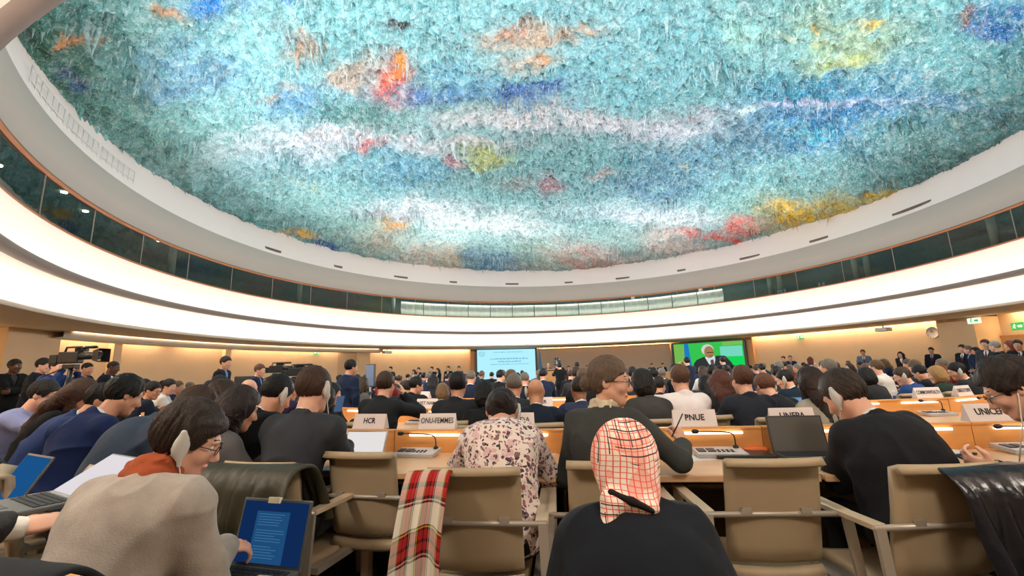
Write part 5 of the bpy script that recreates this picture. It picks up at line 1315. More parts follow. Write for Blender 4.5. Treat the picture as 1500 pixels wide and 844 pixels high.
sit_at('m_prof', 'small dark haired man in dark suit left of the white shirt', 966, 566, 6.0, 0, sk=1, hair=(40, 32, 28), top=(34, 36, 44))
sit_at('w_long', 'woman with black hair and black top right of the white shirt', 1017, 566, 5.8, 6, sk=1, hair=(18, 17, 18), top=(22, 22, 24))
sit_at('w_turn', 'woman in dark clothes with chestnut hair beyond the stacked white plates', 1042, 562, 5.4, 8, sk=0, hair=(84, 46, 34), top=(36, 34, 36))
sit_at('m_back', 'man in dark suit with tidy brown hair and blue collar', 1079, 558, 3.6, 4, sk=0, hair=(86, 58, 42), top=(38, 41, 50), shirt=(104, 150, 206), sm=(.9, 1.12))
sit_at('m_down', 'dark suited man half hidden right of the blue collar', 1113, 568, 4.3, 10, sk=0, hair=(110, 70, 50), top=(34, 36, 42))
sit_at('m_left', 'pink faced man in a dark teal jacket, bending left', 1150, 557, 5.6, 24, sk=0, hair=(32, 28, 28), top=(22, 40, 56))
sit_at('w_long', 'woman with very long dark brown hair and a stone grey jacket', 1186, 562, 3.7, 10, sk=0, hair=(48, 32, 26), top=(160, 152, 138), sm=(.9, 1.12))
sit_at('w_bob', 'woman in dark suit with black hair behind the heavy man', 1268, 553, 5.4, 18, sk=1, hair=(22, 20, 22), top=(46, 45, 48))
sit_at('m_left', 'man in a bright blue suit with an earpiece, looking down left', 1322, 552, 5.6, 22, sk=0, hair=(70, 52, 40), top=(42, 70, 124))
sit_at('m_left', 'man in dark suit with thick black hair and white collar near the right edge', 1402, 545, 5.6, 26, sk=1, hair=(18, 17, 18), top=(38, 40, 44), sm=(.9, 1.12))
sit_at('w_bob', 'blonde woman in a dark top beyond the two right hand nameplates', 1372, 550, 7.4, 26, sk=0, hair=(170, 132, 86), top=(40, 56, 48))
sit_at('w_long', 'woman with brown shoulder hair right of the thick black hair', 1427, 548, 6.6, 30, sk=0, hair=(84, 60, 44), top=(60, 54, 52))
sit_at('m_down', 'dark suited man with bowed head left of the blonde woman', 1348, 547, 7.2, 26, sk=1, hair=(22, 20, 20), top=(30, 32, 38))
# ---- standing figures
proto('s_front', .011, 'short', kind='stand', lean=1, curl=3, head=(0, 2, 0), vee=True, tie=True, eyes_=True)
proto('s_prof', .011, 'short', kind='stand', lean=4, curl=6, head=(10, 8, 0), vee=True)
proto('s_cross', .011, 'short', kind='stand', lean=0, curl=4, head=(-10, 4, 0), vee=True, lh=(.10, .24, 1.14), rh=(-.10, .25, 1.18), lhint=(-1, .1, -.6), rhint=(1, .1, -.6), eyes_=True)
proto('s_woman', .011, 'long', .014, kind='stand', lean=1, curl=4, head=(8, 4, 0), fem=True, vee=True, lh=(.02, .22, 1.0), rh=(-.02, .24, 1.02), eyes_=True)
proto('s_bald', .011, 'buzz', .004, kind='stand', lean=4, curl=8, head=(0, 14, 0), vee=True)
proto('s_camera', .011, 'short', kind='stand', lean=4, curl=6, head=(0, 2, 0), rh=(.12, .34, 1.56), lh=(-.10, .36, 1.52), rhd=dict(d=(-.3, .4, .8), n=(-.6, .5, 0), curl=(40, 45, 30)), lhd=dict(d=(.3, .4, .8), n=(.6, .5, 0), curl=(40, 45, 30)))
def stand_at(key, label, px, py, d, rz, group=None, **kw): return sit_at(key, label, px, py, d, rz, group, (.9, 1.09), **kw)
stand_at('s_cross', 'man in black standing alone against the pale wall at the left edge', 22, 537, 9.2, -100, sk=4, hair=(18, 16, 16), top=(20, 20, 22), trou=(20, 20, 22), shirt=(60, 56, 54))
stand_at('s_prof', 'man in dark suit and blue shirt standing left of the big video camera', 64, 536, 8.6, -60, sk=0, hair=(34, 24, 22), top=(24, 26, 34), shirt=(110, 150, 206))
stand_at('s_camera', 'man in a blue suit working the big video camera', 84, 538, 7.9, -92, sk=0, hair=(30, 24, 22), top=(38, 60, 110), trou=(30, 36, 50))
stand_at('s_bald', 'dark suited man bending behind the video camera', 128, 541, 9.4, -80, sk=1, hair=(20, 18, 18), top=(26, 28, 32))
stand_at('s_bald', 'bald dark skinned man in a dark suit standing by the slim pillar', 166, 539, 9.3, -70, sk=4, hair=(24, 20, 20), top=(24, 28, 36))
stand_at('s_prof', 'tall man in black suit striding right, standing above the seated crowd', 331, 532, 9.6, -86, sk=0, hair=(50, 36, 30), top=(24, 27, 34))
stand_at('s_prof', 'man in navy suit and white shirt standing right of the striding man', 381, 543, 9.0, -80, sk=0, hair=(96, 66, 52), top=(26, 34, 56))
stand_at('s_prof', 'man in navy suit standing by the second row, back half turned', 514, 552, 7.0, -30, sk=1, hair=(20, 18, 20), top=(28, 40, 66))
G1 = 'people standing along the far left wall'
for px, py, key, lab, top in ((572, 541, 's_front', 'photographer in grey standing furthest left along the far wall', (60, 58, 58)), (606, 545, 's_woman', 'woman in pale grey standing by the far wall', (176, 170, 158)), (613, 542, 's_front', 'man in black close behind the woman in pale grey', (30, 30, 32)), (632.5, 541, 's_front', 'man in dark jacket with pale badge by the far wall', (36, 34, 36)),
                              (641, 543, 's_woman', 'woman in dark clothes with long hair by the far wall', (34, 30, 32)), (656.5, 540, 's_front', 'man in black suit and white shirt by the far wall', (28, 28, 32)), (672, 540, 's_cross', 'man in brown grey with folded arms left of the cyan screen', (84, 72, 62))):
    stand_at(key, lab, px, py, 23.5, 160, G1, sk=random.choice((0, 1)), hair=random.choice(((30, 24, 22), (60, 44, 36))), top=top, trou=(32, 32, 36))
stand_at('s_front', 'white haired speaker in dark suit at the wooden lectern', 803, 536, 26.5, 178, sk=0, hair=(190, 186, 180), top=(28, 28, 32))
stand_at('s_camera', 'cameraman in black filming the lectern', 820, 541, 15.5, 0, sk=1, hair=(18, 16, 18), top=(20, 20, 24))
stand_at('s_back' if 's_back' in PROTO else 's_prof', 'man in navy suit standing right of the cameraman', 845, 539, 15.0, 20, sk=1, hair=(18, 16, 18), top=(26, 38, 66))
stand_at('s_prof', 'person in a pale grey shirt with black hair standing near the podium', 867, 538, 18.0, 0, sk=1, hair=(18, 16, 18), top=(196, 188, 180), shirt=(210, 206, 200))
stand_at('s_camera', 'photographer in dark blue raising a camera before the green screen', 1007, 540, 12.5, 8, sk=1, hair=(18, 16, 18), top=(24, 34, 54))
stand_at('s_prof', 'dark clad person stooping in front of the green screen', 1060, 543, 13.5, 20, sk=1, hair=(18, 16, 18), top=(26, 28, 34))
G2 = 'people standing along the right wall'
stand_at('s_front', 'man in dark suit, left one of the pair by the right wall', 1147.5, 526, 21.0, 130, G2, sk=0, hair=(40, 30, 26), top=(34, 38, 52), tie=(170, 170, 170))
stand_at('s_front', 'man in blue shirt and navy jacket, right one of the pair by the right wall', 1157.5, 525, 21.0, 140, G2, sk=0, hair=(130, 96, 76), top=(30, 42, 76), shirt=(120, 156, 210))
stand_at('s_woman', 'red haired woman in a pale top standing near the right wall', 1187.5, 531, 19.5, -30, G2, sk=0, hair=(112, 44, 36), top=(222, 200, 190))
stand_at('s_front', 'man in blue grey jacket leaning on the right wall', 1264, 517, 20.5, 140, G2, sk=2, hair=(60, 46, 40), top=(104, 116, 136))
stand_at('s_woman', 'dark haired woman in black leaning on the right wall', 1319, 520, 19.0, 130, G2, sk=0, hair=(44, 30, 26), top=(46, 38, 36))
stand_at('s_front', 'man in dark suit with white badge below the wall clock', 1364, 514, 18.6, 120, G2, sk=2, hair=(24, 20, 20), top=(26, 30, 42), shirt=(150, 176, 214))
stand_at('s_front', 'man in dark suit standing at the right pillar, left one of the cluster', 1409, 511, 15.0, 100, G2, sk=0, hair=(50, 38, 32), top=(28, 30, 38))
stand_at('s_prof', 'man in navy suit in the middle of the cluster at the right pillar', 1418, 513, 14.4, 60, G2, sk=0, hair=(120, 96, 80), top=(30, 42, 70))
stand_at('s_woman', 'woman in dark clothes right of the cluster at the right pillar', 1429, 515, 14.2, 80, G2, sk=1, hair=(34, 26, 24), top=(34, 32, 36))
stand_at('s_front', 'man facing the seats beside a broad black back, near the right edge', 1443, 505, 12.4, 110, G2, sk=0, hair=(56, 40, 34), top=(60, 60, 66))
stand_at('s_prof', 'broad backed man in black with grey hair near the right edge', 1457, 508, 11.2, 30, G2, sk=0, hair=(150, 146, 140), top=(22, 23, 26))
stand_at('s_woman', 'red haired woman in dark suit standing by the right edge', 1479, 507, 11.5, 60, G2, sk=0, hair=(140, 68, 44), top=(34, 34, 40))
stand_at('s_front', 'man in dark suit and tie facing the seats at the right edge', 1491, 506, 11.3, 120, G2, sk=1, hair=(34, 26, 24), top=(36, 36, 42))
# ---- the many far rows
hf = .016
proto('f_man', hf, 'short', lean=8, curl=8, head=(0, 6, 0), trous=True)
proto('f_turn', hf, 'short', lean=10, curl=8, head=(35, 12, 0), trous=True)
proto('f_woman', hf, 'long', .016, lean=8, curl=8, head=(-15, 8, 0), fem=True, trous=True)
proto('f_bald', hf, 'receding', .006, lean=9, curl=8, head=(10, 10, 0), trous=True)
TOPS = {'black': (26, 26, 29), 'charcoal': (52, 53, 56), 'navy': (28, 38, 62), 'grey': (98, 96, 94), 'brown': (86, 66, 54), 'white': (222, 214, 208), 'red': (130, 40, 42), 'blue': (44, 72, 128)}
rq = random.Random(19); placed = []
def far(px, py, d, rz):
    top = rq.choices(list(TOPS), (26, 18, 20, 10, 6, 10, 5, 5))[0]; key = rq.choices(('f_man', 'f_turn', 'f_woman', 'f_bald'), (4, 4, 4, 2))[0]; w = at(px, py, d)
    zone = 'left' if px < 500 else 'middle' if px < 960 else 'right'; dist = 'mid' if d < 10 else 'distant' if d < 17 else 'furthest'
    who = {'f_man': 'man', 'f_turn': 'man with turned head', 'f_woman': 'long haired woman', 'f_bald': 'thin haired man'}[key]
    lab = '%s in %s seated among the %s rows, %s part of the hall' % (who, top, dist, zone)
    hair = rq.choice(((22, 19, 19), (30, 24, 22), (60, 44, 34), (96, 72, 52), (24, 20, 20))) if key != 'f_bald' else (110, 102, 94)
    sit_at(key, lab, px, py, d, rz, lab.split(' seated')[0] + ' in the %s rows, %s' % (dist, zone), (.92, 1.06), sk=rq.choice((0, 0, 1, 1, 2, 3, 4)), hair=hair, top=TOPS[top])
for d, step, lo, hi in ((6.9, .95, 215, 1330), (8.3, .85, 175, 1400), (10.2, .85, 205, 1400), (12.4, .9, 240, 1360), (15, 1.0, 280, 1330), (18, 1.0, 330, 1320), (21.5, 1.1, 420, 1290), (24.5, 1.2, 560, 1180)):
    x = (lo - 750) / 650 * d
    while x < (hi - 750) / 650 * d:
        px = 750 + 650 * x / d; x += step * rq.uniform(.8, 1.25)
        if d > 14 and 795 < px < 985: continue          # the clear floor before the podium
        if d > 20 and px < 560 and rq.random() < .3: continue
        w = Vector((px - 750, 0)); hz = 544.5 - (px - 750) * math.tan(D(1.683)); py = hz + 650 * (CAMZ - 1.19 + rq.uniform(-.05, .06)) / d
        ex = (650 and (px - 750) / 650 * d - CX); th = math.atan2(ex, (d - CY) / ASP); rr_ = math.hypot(ex, (d - CY) / ASP)
        if rr_ > 15.6: continue
        face = -70 if px < 420 and d > 7 else -40 if px < 560 else 55 if px > 1180 else 30 if px > 1040 else 0
        d_ = d + rq.uniform(-.3, .3); w = at(px, py, d_)
        if min([math.hypot(w.x - q[0], w.y - q[1]) for q in TAKEN] or [9]) < .62: continue
        far(px, py, d_, face + rq.uniform(-14, 14))
# ================================================================ CHAIRS, COATS, DESK THINGS
def face_of(x, y): s = min((s for s in SEATS if s[0] == 0), key=lambda s: ((s[1] - s[3] * .9) - Vector((x, y))).length); return s[4]
chair(-.81, 2.96, D(-13), 'empty tan armchair left of the plaid scarf')
chair(-.16, 2.46, D(-6), 'tan armchair of the woman in florals with the plaid scarf over it')
chair(.47, 2.52, D(-5), 'tan armchair half hidden by the headscarf, of the woman with the bun')
chair(1.18, 2.47, D(-4), 'empty tan armchair in front of the closed black laptop')
chair(1.74, 2.27, D(2), 'tan armchair of the heavy man, a glossy black coat over most of its back')
chair(-1.24, 2.74, D(-14), 'armchair hidden under an olive parka')
for q, lab in (('woman with loose', 'tan armchair of the woman in the grey jacket'), ('man in slate', 'tan armchair of the man in slate blue'), ('black haired man in dark navy', 'tan armchair of the man in dark navy'), ('man in a mid blue', 'tan armchair behind the stooping man in blue'),
               ('woman in black', 'tan armchair of the woman in black at the left'), ('man in a lilac', 'tan armchair of the man in the lilac shirt'), ('left edge', 'tan chair of the person at the left edge'), ('young man in navy', 'tan armchair of the young man at the right edge'), ('man in pale grey', 'chair of the man in tweed, under a dark coat'), ('woman in a red', 'chair of the woman in the headscarf')):
    h_ = [v for n_, v in HLOC.items() if n_.startswith(q)][0]; o_ = R2(D(h_[2]), V3(.08 if 'tweed' in lab else 0, .05 if 'tweed' in lab else -.02, 0)); chair(h_[0] + o_[0], h_[1] + o_[1], D(h_[2]), lab)
for x, y, rz in CHAIRS2: chair(x, y, D(rz), 'tan armchair in the further rows, mostly hidden by its sitter', 'armchairs of the further rows')
# cloth over chair backs
o = drape('plaid_scarf', drape_grid(.20, .30, .66, folds=2, amp=.022, seed=4, nj=21, flare=.35, skew=-.10, gap=.035), M_tartan, 'red, black and cream tartan scarf hung over the corner of an armchair', 'scarf', .010, loc=(-.16 - .19, 2.46 - .01, 0), rot=D(-6))
M_olive = mat('olive_parka', (54, 50, 34), rough=.5, var=.2, scale=10, bump=.4, bscale=20)
drape('coat', drape_grid(.56, .30, .62, folds=5, amp=.06, seed=9, flare=.30, gap=.09), M_olive, 'dark olive parka draped over the chair behind the man in charcoal', 'coat', .024, loc=(-1.24, 2.72, 0), rot=D(-14))
M_gloss = mat('glossy_black_coat', (24, 24, 32), rough=.28, var=.2, scale=8, bump=.5, bscale=12, bdist=.02)
drape('coat', drape_grid(.46, .34, .72, folds=4, amp=.05, seed=12, flare=.45, skew=.16, gap=.07), M_gloss, 'shiny black coat draped over a chair at the right', 'coat', .018, loc=(1.89, 2.25, 0), rot=D(2))
HB = [v for n_, v in HLOC.items() if n_.startswith('man in a mid blue')][0]; HN = [v for n_, v in HLOC.items() if n_.startswith('black haired man in dark navy')][0]; HT = [v for n_, v in HLOC.items() if n_.startswith('man in pale')][0]
M_dcoat = suit((30, 32, 36)); M_gcoat = suit((24, 34, 38))
drape('coat', drape_grid(.40, .28, .60, folds=3, amp=.035, seed=15, flare=.3, gap=.05), M_dcoat, 'charcoal coat over a chair back at the far left', 'coat', .016, loc=(HB[0], HB[1], 0), rot=D(HB[2]))
drape('coat', drape_grid(.50, .28, .55, folds=4, amp=.035, seed=18, flare=.3, gap=.05), M_gcoat, 'dark green black coat over a chair behind the man in navy', 'coat', .016, loc=(HN[0], HN[1], 0), rot=D(HN[2]))
# the seats behind: a dark coat over the seat of the man in tweed, a beige coat at the lower right, a corner of desk
drape('coat', drape_grid(.54, .20, .40, ztop=.905, folds=4, amp=.035, seed=21, flare=.2, gap=.05), M_dcoat, 'dark coat over the chair back behind the man in tweed', 'coat', .02, loc=(HT[0] + .10, HT[1] + .04, 0), rot=D(HT[2]))
chair(1.36, 1.22, D(4), 'empty chair at the lower right with a beige coat on it')
drape('coat', drape_grid(.34, .22, .25, ztop=.90, folds=3, amp=.03, seed=25, flare=.2, gap=.05), mat('beige_coat', (206, 170, 138), rough=.9, var=.15, bump=.4, bscale=30), 'beige coat heaped on a chair at the lower right edge of view', 'coat', .02, loc=(1.34, 1.22, 0), rot=D(4))
a = at_z(0, 816, .90); b = at_z(130, 846, .90); u = (b - a); rz = math.atan2(u.y, u.x); m = a + u * .15
desk(m.x - .15, m.y + .05, rz, 'corner of a beech desk at the lower left edge of view')
# consoles, plates, papers on the front row
def seat_x(px, Y): return seat_near(px, Y, 0)
PL = [(540, 3.62, 'HCR', 'white nameplate half hidden by the pale laptop screen'), (641, 3.5, 'ONU-FEMMES', 'white nameplate left of the woman in florals'), (752, 3.33, 'ONUSIDA', 'white nameplate half hidden by the woman in florals'),
      (1018, 3.2, 'PNUE', 'white nameplate right of the woman with the bun'), (1162, 3.14, 'UNFPA', 'white nameplate behind the black laptop'), (1452, 3.05, 'UNICEF', 'pinkish white nameplate before the young man at the right edge')]
def back_point(px, Y, row=0, dz=.91, fwd=.012):
    """the point on a row's top rail seen in column px"""
    R = ROWS[row]; best = None
    for i in range(len(R) - 1):
        for t in np.linspace(0, 1, 60):
            p = R[i] + (R[i + 1] - R[i]) * t
            if p.y < .5: continue
            q = Vector((p.x, p.y, dz - CAMZ)); f_ = q.y * math.cos(PITCH) + q.z * math.sin(PITCH); u_ = -q.y * math.sin(PITCH) + q.z * math.cos(PITCH); c, s = math.cos(ROLL), math.sin(ROLL)
            X2 = c * q.x / f_ + s * u_ / f_; e = abs(750 + FPX * X2 - px) + 2 * abs(p.y - Y)
            if best is None or e < best[0]: best = (e, p, R[i + 1] - R[i])
    _, p, u = best; n = Vector((-u.y, u.x)).normalized(); p = p + n * fwd
    return Vector((p.x, p.y, dz)), math.atan2(u.y, u.x)
for px, Y, t, lab in PL:
    p, rz = back_point(px, Y, 0, .908); nameplate(p, rz, t, lab)
for px, Y, t, lab, row in ((626, 5.4, 'VIET NAM', 'nameplate between the two black suits of the second row', 1), (792, 5.0, 'NIGER', 'small nameplate left of the blue grey suit', 1), (1066, 5.1, 'UNION EUROPEENNE', 'long nameplate left of the brown haired man with blue collar', 1), (962, 5.0, None, 'nameplate edge left of the white shirt', 1),
                           (1360, 5.1, 'COMMONWEALTH', 'nameplate right of the man in the blue suit', 1), (1412, 5.2, "CONSEIL DE L'EUROPE", 'nameplate before the thick black haired man', 1), (1378, 7.0, None, 'far plain nameplate above the right hand pair', 2), (622, 7.2, None, 'far nameplate above the one between two black suits', 2), (1065, 7.0, None, 'far nameplate behind the long one', 2)):
    p, rz = back_point(px, Y, row, .908); nameplate(p, rz, t, lab)
CN = [(0, 625, 3.35, 'console with a gooseneck microphone left of the woman in florals'), (0, 1040, 3.0, 'console with a gooseneck microphone below the plate right of the bun haired woman'), (0, 1462, 2.9, 'console with a gooseneck microphone before the young man at the right edge'),
      (1, 1350, 5.0, 'console and microphone in the second row beside the blue suit'), (1, 1420, 5.0, 'console and microphone in the second row before the black haired man at the right'), (1, 625, 5.2, 'console and microphone in the second row between two black suits'), (0, 385, 3.9, 'console and microphone at the front row beyond the wavy haired woman')]
for row, px, Y, lab in CN:
    p, rz = back_point(px, Y + .2, row, .742, -.17); console(p, rz, lab)
def on(px, py, z=.742): return at_z(px, py, z)
random.seed(5)
for px, py, rz, lab in ((690, 671, 12, 'white paper beside the console left of the floral blouse'), (800, 660, -20, 'white paper under the right hand of the woman in florals'), (1010, 668, 8, 'white paper under the pen of the bun haired woman'), (1405, 640, 0, 'pinkish paper before the young man at the right edge'), (520, 672, 5, 'white paper before the pale laptop'),
                        (395, 655, -15, 'white papers on the desk left of the charcoal suit')):
    p = on(px, py); sheet_paper((p.x, p.y, .7405), D(rz), lab)
p = on(1085, 667); T = (p.x, p.y, .742)
mb = MB(); mb.box((0, 0, .010), (.36, .24, .018), bev=.005); r = mb.build('laptop', mat('closed_laptop', (34, 33, 36), rough=.35), None, T, (0, 0, D(-6))); tag(r, 'closed black laptop on the front desk behind an empty chair', 'laptop')
p = on(1178, 668); laptop((p.x, p.y + .02, .742), D(-8), 'open dark laptop beside the heavy man, its screen dark', w=.34, ang=104, lid=.235, body=mat('laptop_dark', (58, 58, 60), rough=.45), screen=mat('screen_off', (92, 90, 86), rough=.3, var=0))
# cable tangle and chargers
def cable(pts, lab, r=.0032, m=None): return tube_thing('cable', pts, r, m or M_black, lab, 'cable')
def curl_(p0, p1, hgt, n=9, s=0.0): return [p0 + (p1 - p0) * t + Vector((s * math.sin(2 * PI * t), 0, hgt * math.sin(PI * t))) for t in np.linspace(0, 1, n)]
A_ = on(1010, 652); B_ = on(1052, 655); cable(curl_(A_ + Vector((0, 0, .07)), B_, .11), 'thin black cable arching from a plug over the console')
mb = MB(); mb.box((0, 0, .03), (.045, .035, .06), bev=.006); r = mb.build('plug', mat('charger_white', (222, 218, 214), rough=.4), None, (A_.x, A_.y, .742)); tag(r, 'white charger plug standing on the desk by the console', 'plug')
A_ = on(1062, 662); B_ = on(1092, 652); cable(curl_(A_, B_, .10, s=.01), 'black cable looping left of the orange pouch')
A_ = on(1120, 655); B_ = on(1142, 655); cable(curl_(A_, B_, .15, s=.02), 'black cable standing in a tall loop beside the dark laptop'); cable(curl_(on(1128, 660), on(1148, 652), .09, s=-.02), 'second black cable coiled against the dark laptop')
p = on(1108, 662); mb = MB(); mb.lathe([(.0, 0), (.05, .0), (.062, .012), (.055, .028), (.02, .036), (.0, .036)], 20); r = mb.build('pouch', mat('orange_pouch', (226, 110, 50), rough=.6), None, (p.x, p.y, .742)); r.scale = (1.4, .8, 1); tag(r, 'flat orange pouch among the cables', 'pouch')
for q, lab in (((1068, 652), 'small black charger among the cables, left one'), ((1110, 650), 'black charger resting on the orange pouch')):
    p = on(*q); mb = MB(); mb.box((0, 0, .014), (.11, .05, .028), bev=.006); r = mb.build('charger', M_black, None, (p.x, p.y, .742 + (.036 if 'resting' in lab else 0)), (0, 0, D(-12))); tag(r, lab, 'charger')
p = on(1395, 668); mb = MB(); mb.box((0, 0, .008), (.24, .31, .014), bev=.003); r = mb.build('folder', M_black, None, (p.x, p.y + .12, .742), (0, 0, D(14))); tag(r, 'black folder under white sheets right of the heavy man', 'folder')
sheet_paper((p.x - .01, p.y + .13, .7565), D(10), 'white sheets lying on the black folder', n=4)
p = at(212, 606, 3.6); mb = MB(); mb.lathe([(.0, 0), (.028, 0), (.038, .10), (.036, .10), (.027, .006), (.0, .006)], 20); r = mb.build('paper_cup', M_paper, None, (p.x, p.y + .25, .742)); tag(r, 'white paper cup on the desk beyond the man in navy', 'cup')
p = at(497, 592, 4.25); mb = MB(); mb.box((0, 0, 0), (.075, .010, .15), bev=.003); r = mb.build('phone', mat('phone_blue', (40, 90, 150), rough=.3), None, p, (D(-20), 0, D(-10))); tag(r, 'blue phone held up in the second row', 'phone')
w = back_point(1140, 4.7, 1, .742, -.35); laptop(w[0], w[1], 'laptop with a sky blue screen in the second row beside the long brown hair', w=.33, ang=108, lid=.235, screen=emis('screen_sky', (110, 156, 206), .9))
# ================================================================ PODIUM, CAMERAS, WALL FITTINGS
mb = MB(); p = at(803, 548, 26.0)
r = empty('lectern', (p.x, p.y, 0), 0, 'wooden lectern with the white haired speaker', 'lectern')
MB().box((0, 0, .68), (.95, .5, 1.24), bev=.01).build('body', M_panel, r); mb = MB(); T = Matrix.Translation((0, -.02, 1.32)) @ Matrix.Rotation(D(-14), 4, 'X'); mb.box((0, 0, 0), (1.05, .6, .05), M=T, bev=.01); mb.build('top', M_desk, r); MB().box((0, 0, .04), (1.1, .65, .08)).build('plinth', M_under, r)
MB().tube([(.1, 0, 1.34), (.1, .02, 1.5), (.06, .1, 1.6)], .008, 6).build('microphone', M_black, r)
pa = at(860, 552, 27.5); pb = at(985, 550, 26.2); u = pb - pa; rz = math.atan2(u.y, u.x); L_ = Vector((u.x, u.y)).length
r = empty('podium_table', ((pa.x + pb.x) / 2, (pa.y + pb.y) / 2, 0), rz, 'long timber podium table below the stage panel', 'table')
MB().box((0, 0, .53), (L_, .06, 1.0)).build('front_panel', M_panel, r); MB().box((0, .35, 1.03), (L_ + .1, .8, .05)).build('tabletop', M_desk, r)
for k in range(5): MB().box((-L_ / 2 + .05 + k * (L_ - .1) / 4, .35, .5), (.06, .6, 1.0)).build('leg', M_under, r)
for px, lab, top in ((833, 'panel member in a red brown top seated left of the podium', (120, 60, 40)), (860, 'panel member in dark clothes behind the standing navy suit', (34, 34, 40)), (955, 'panel member in black at the podium, left one of two', (26, 26, 30)), (971, 'panel member in black and white at the podium, right one of two', (36, 36, 40)), (1000, 'panel member at the right end of the podium', (40, 42, 50))):
    put('s_front', lab, tuple(Vector((at(px, 540, 27.6).x, at(px, 540, 27.6).y, -.12))) if False else (at(px, 540, 27.8).x, 27.8, 0), 175, .90, 'panel at the podium', sk=rq.choice((0, 1, 2)), hair=(40, 30, 26), top=top)
# flag on its pole
p = at(790, 540, 29); r = empty('flag', (p.x, p.y, 0), 0, 'furled pale blue flag on a pole right of the cyan screen', 'flag')
MB().tube([(0, 0, .02), (0, 0, 2.75)], .018, 8).build('pole', M_metal, r); mb = MB(); mb.lathe([(.18, 0), (.18, .03), (.03, .06), (.0, .06)], 16); mb.build('base', M_metal, r); mb = MB(); mb.lathe([(.0, 2.74), (.03, 2.76), (.035, 2.79), (.0, 2.84)], 12); mb.build('finial', M_copper, r)
P = [[(.02 + (.05 + .34 * (i / 14) ** .8) * (j / 12 - .25) * .8, .06 * math.sin(j * 1.7 + i * .2) * (i / 14 + .2) - .02, 2.65 - 1.7 * i / 14) for j in range(13)] for i in range(15)]
mb = MB(); mb.grid(P, .01); mb.build('cloth', mat('flag_blue', (96, 140, 176), rough=.8, var=.15), r)
# television camera on its tripod, left
def tv_camera(x, y, rz, z, label, s=1.0):
    r = empty('video_camera', (x, y, z), rz, label, 'camera'); r.scale = (s,) * 3
    MB().box((0, -.02, .0), (.11, .30, .17), bev=.015).build('body', M_black, r); MB().box((-.058, -.03, .01), (.006, .16, .09)).build('side_panel', M_silver, r)
    mb = MB(); Q = Matrix.Translation((0, .13, .02)) @ Matrix.Rotation(D(-90), 4, 'X'); mb.lathe([(.0, 0), (.055, 0), (.055, .16), (.045, .17), (.045, .22), (.062, .24), (.062, .26), (.05, .26), (.0, .25)], 20, M=Q); mb.build('lens', M_black, r)
    mb = MB(); mb.add([(-.07, .36, -.05), (.07, .36, -.05), (.07, .36, .09), (-.07, .36, .09), (-.10, .47, -.08), (.10, .47, -.08), (.10, .47, .12), (-.10, .47, .12)], [[0, 1, 5, 4], [1, 2, 6, 5], [2, 3, 7, 6], [3, 0, 4, 7]]); mb.build('lens_hood', M_black, r)
    mb = MB(); mb.tube([(0, -.12, .085), (0, -.10, .15), (0, .12, .155), (0, .15, .09)], .014, 8); mb.build('handle', M_black, r)
    mb = MB(); mb.tube([(-.05, .02, .14), (-.06, .30, .15)], .014, 8); mb.tube([(-.06, .12, .15), (-.06, .28, .152)], .022, 10); mb.build('microphone', M_black, r)
    MB().box((-.09, .04, .12), (.07, .16, .06), bev=.01).build('viewfinder', M_black, r); MB().box((0, -.24, -.02), (.10, .12, .13), bev=.01).build('battery', M_black, r)
    return r
def tripod(x, y, z, rz, label, spread=.42):
    r = empty('tripod', (x, y, 0), rz, label, 'tripod'); MB().box((0, 0, z - .05), (.12, .2, .07), bev=.01).build('head', M_black, r); MB().tube([(0, 0, z - .08), (0, 0, z - .5)], .035, 10).build('column', M_black, r)
    MB().tube([(0, -.08, z - .06), (.04, -.45, z - .22)], .011, 6).build('pan_handle', M_black, r)
    for k in range(3):
        a = 2 * PI * k / 3 + .5; MB().tube([(0, 0, z - .18), (spread * math.cos(a), spread * math.sin(a), .01)], .022, 8).build('leg', M_black, r)
    return r
p = at(106, 524, 7.6); tv_camera(p.x, p.y, D(-90), p.z, 'big broadcast video camera on a tripod at the left', 1.15); tripod(p.x, p.y, p.z - .10, D(-90), 'black tripod under the broadcast camera at the left')
p = at(818, 531, 15.9); tv_camera(p.x, p.y + .1, 0, p.z, 'video camera pointed at the lectern', 1.1); tripod(p.x, p.y + .1, p.z - .09, 0, 'tripod of the camera pointed at the lectern')
p = at(406, 541, 12.0); tv_camera(p.x, p.y, D(-70), p.z, 'video camera among the crowd right of the man in navy', 1.1); tripod(p.x, p.y, p.z - .09, D(-70), 'tripod of the camera among the crowd')
p = at(435, 545, 11.5); tv_camera(p.x, p.y, D(-70), p.z, 'second video camera among the crowd, above brown hair', 1.2); tripod(p.x, p.y, p.z - .10, D(-70), 'tripod of the second camera among the crowd')
p = at(543, 548, 12.5); r = empty('monitor', (p.x, p.y, 0), D(-30), 'upright grey monitor on a stand beyond the cheek resting man', 'screen'); MB().box((0, 0, 1.33), (.34, .06, .62), bev=.01).build('case', M_bezel, r); MB().box((0, -.032, 1.33), (.30, .004, .56)).build('display', mat('monitor_grey', (112, 128, 156), rough=.3), r); MB().tube([(0, 0, 1.05), (0, 0, .03)], .03, 8).build('stand', M_metal, r); MB().box((0, 0, .015), (.4, .3, .03)).build('base', M_metal, r)
p = at(362, 548, 11.0); r = empty('loudspeaker', (p.x, p.y, 0), D(-60), 'grey topped equipment case standing between the two standing men', 'case'); MB().box((0, 0, .7), (.55, .5, 1.4), bev=.02).build('case', M_bezel, r); MB().box((0, -.255, .9), (.42, .01, .7)).build('front_panel', M_silver, r)
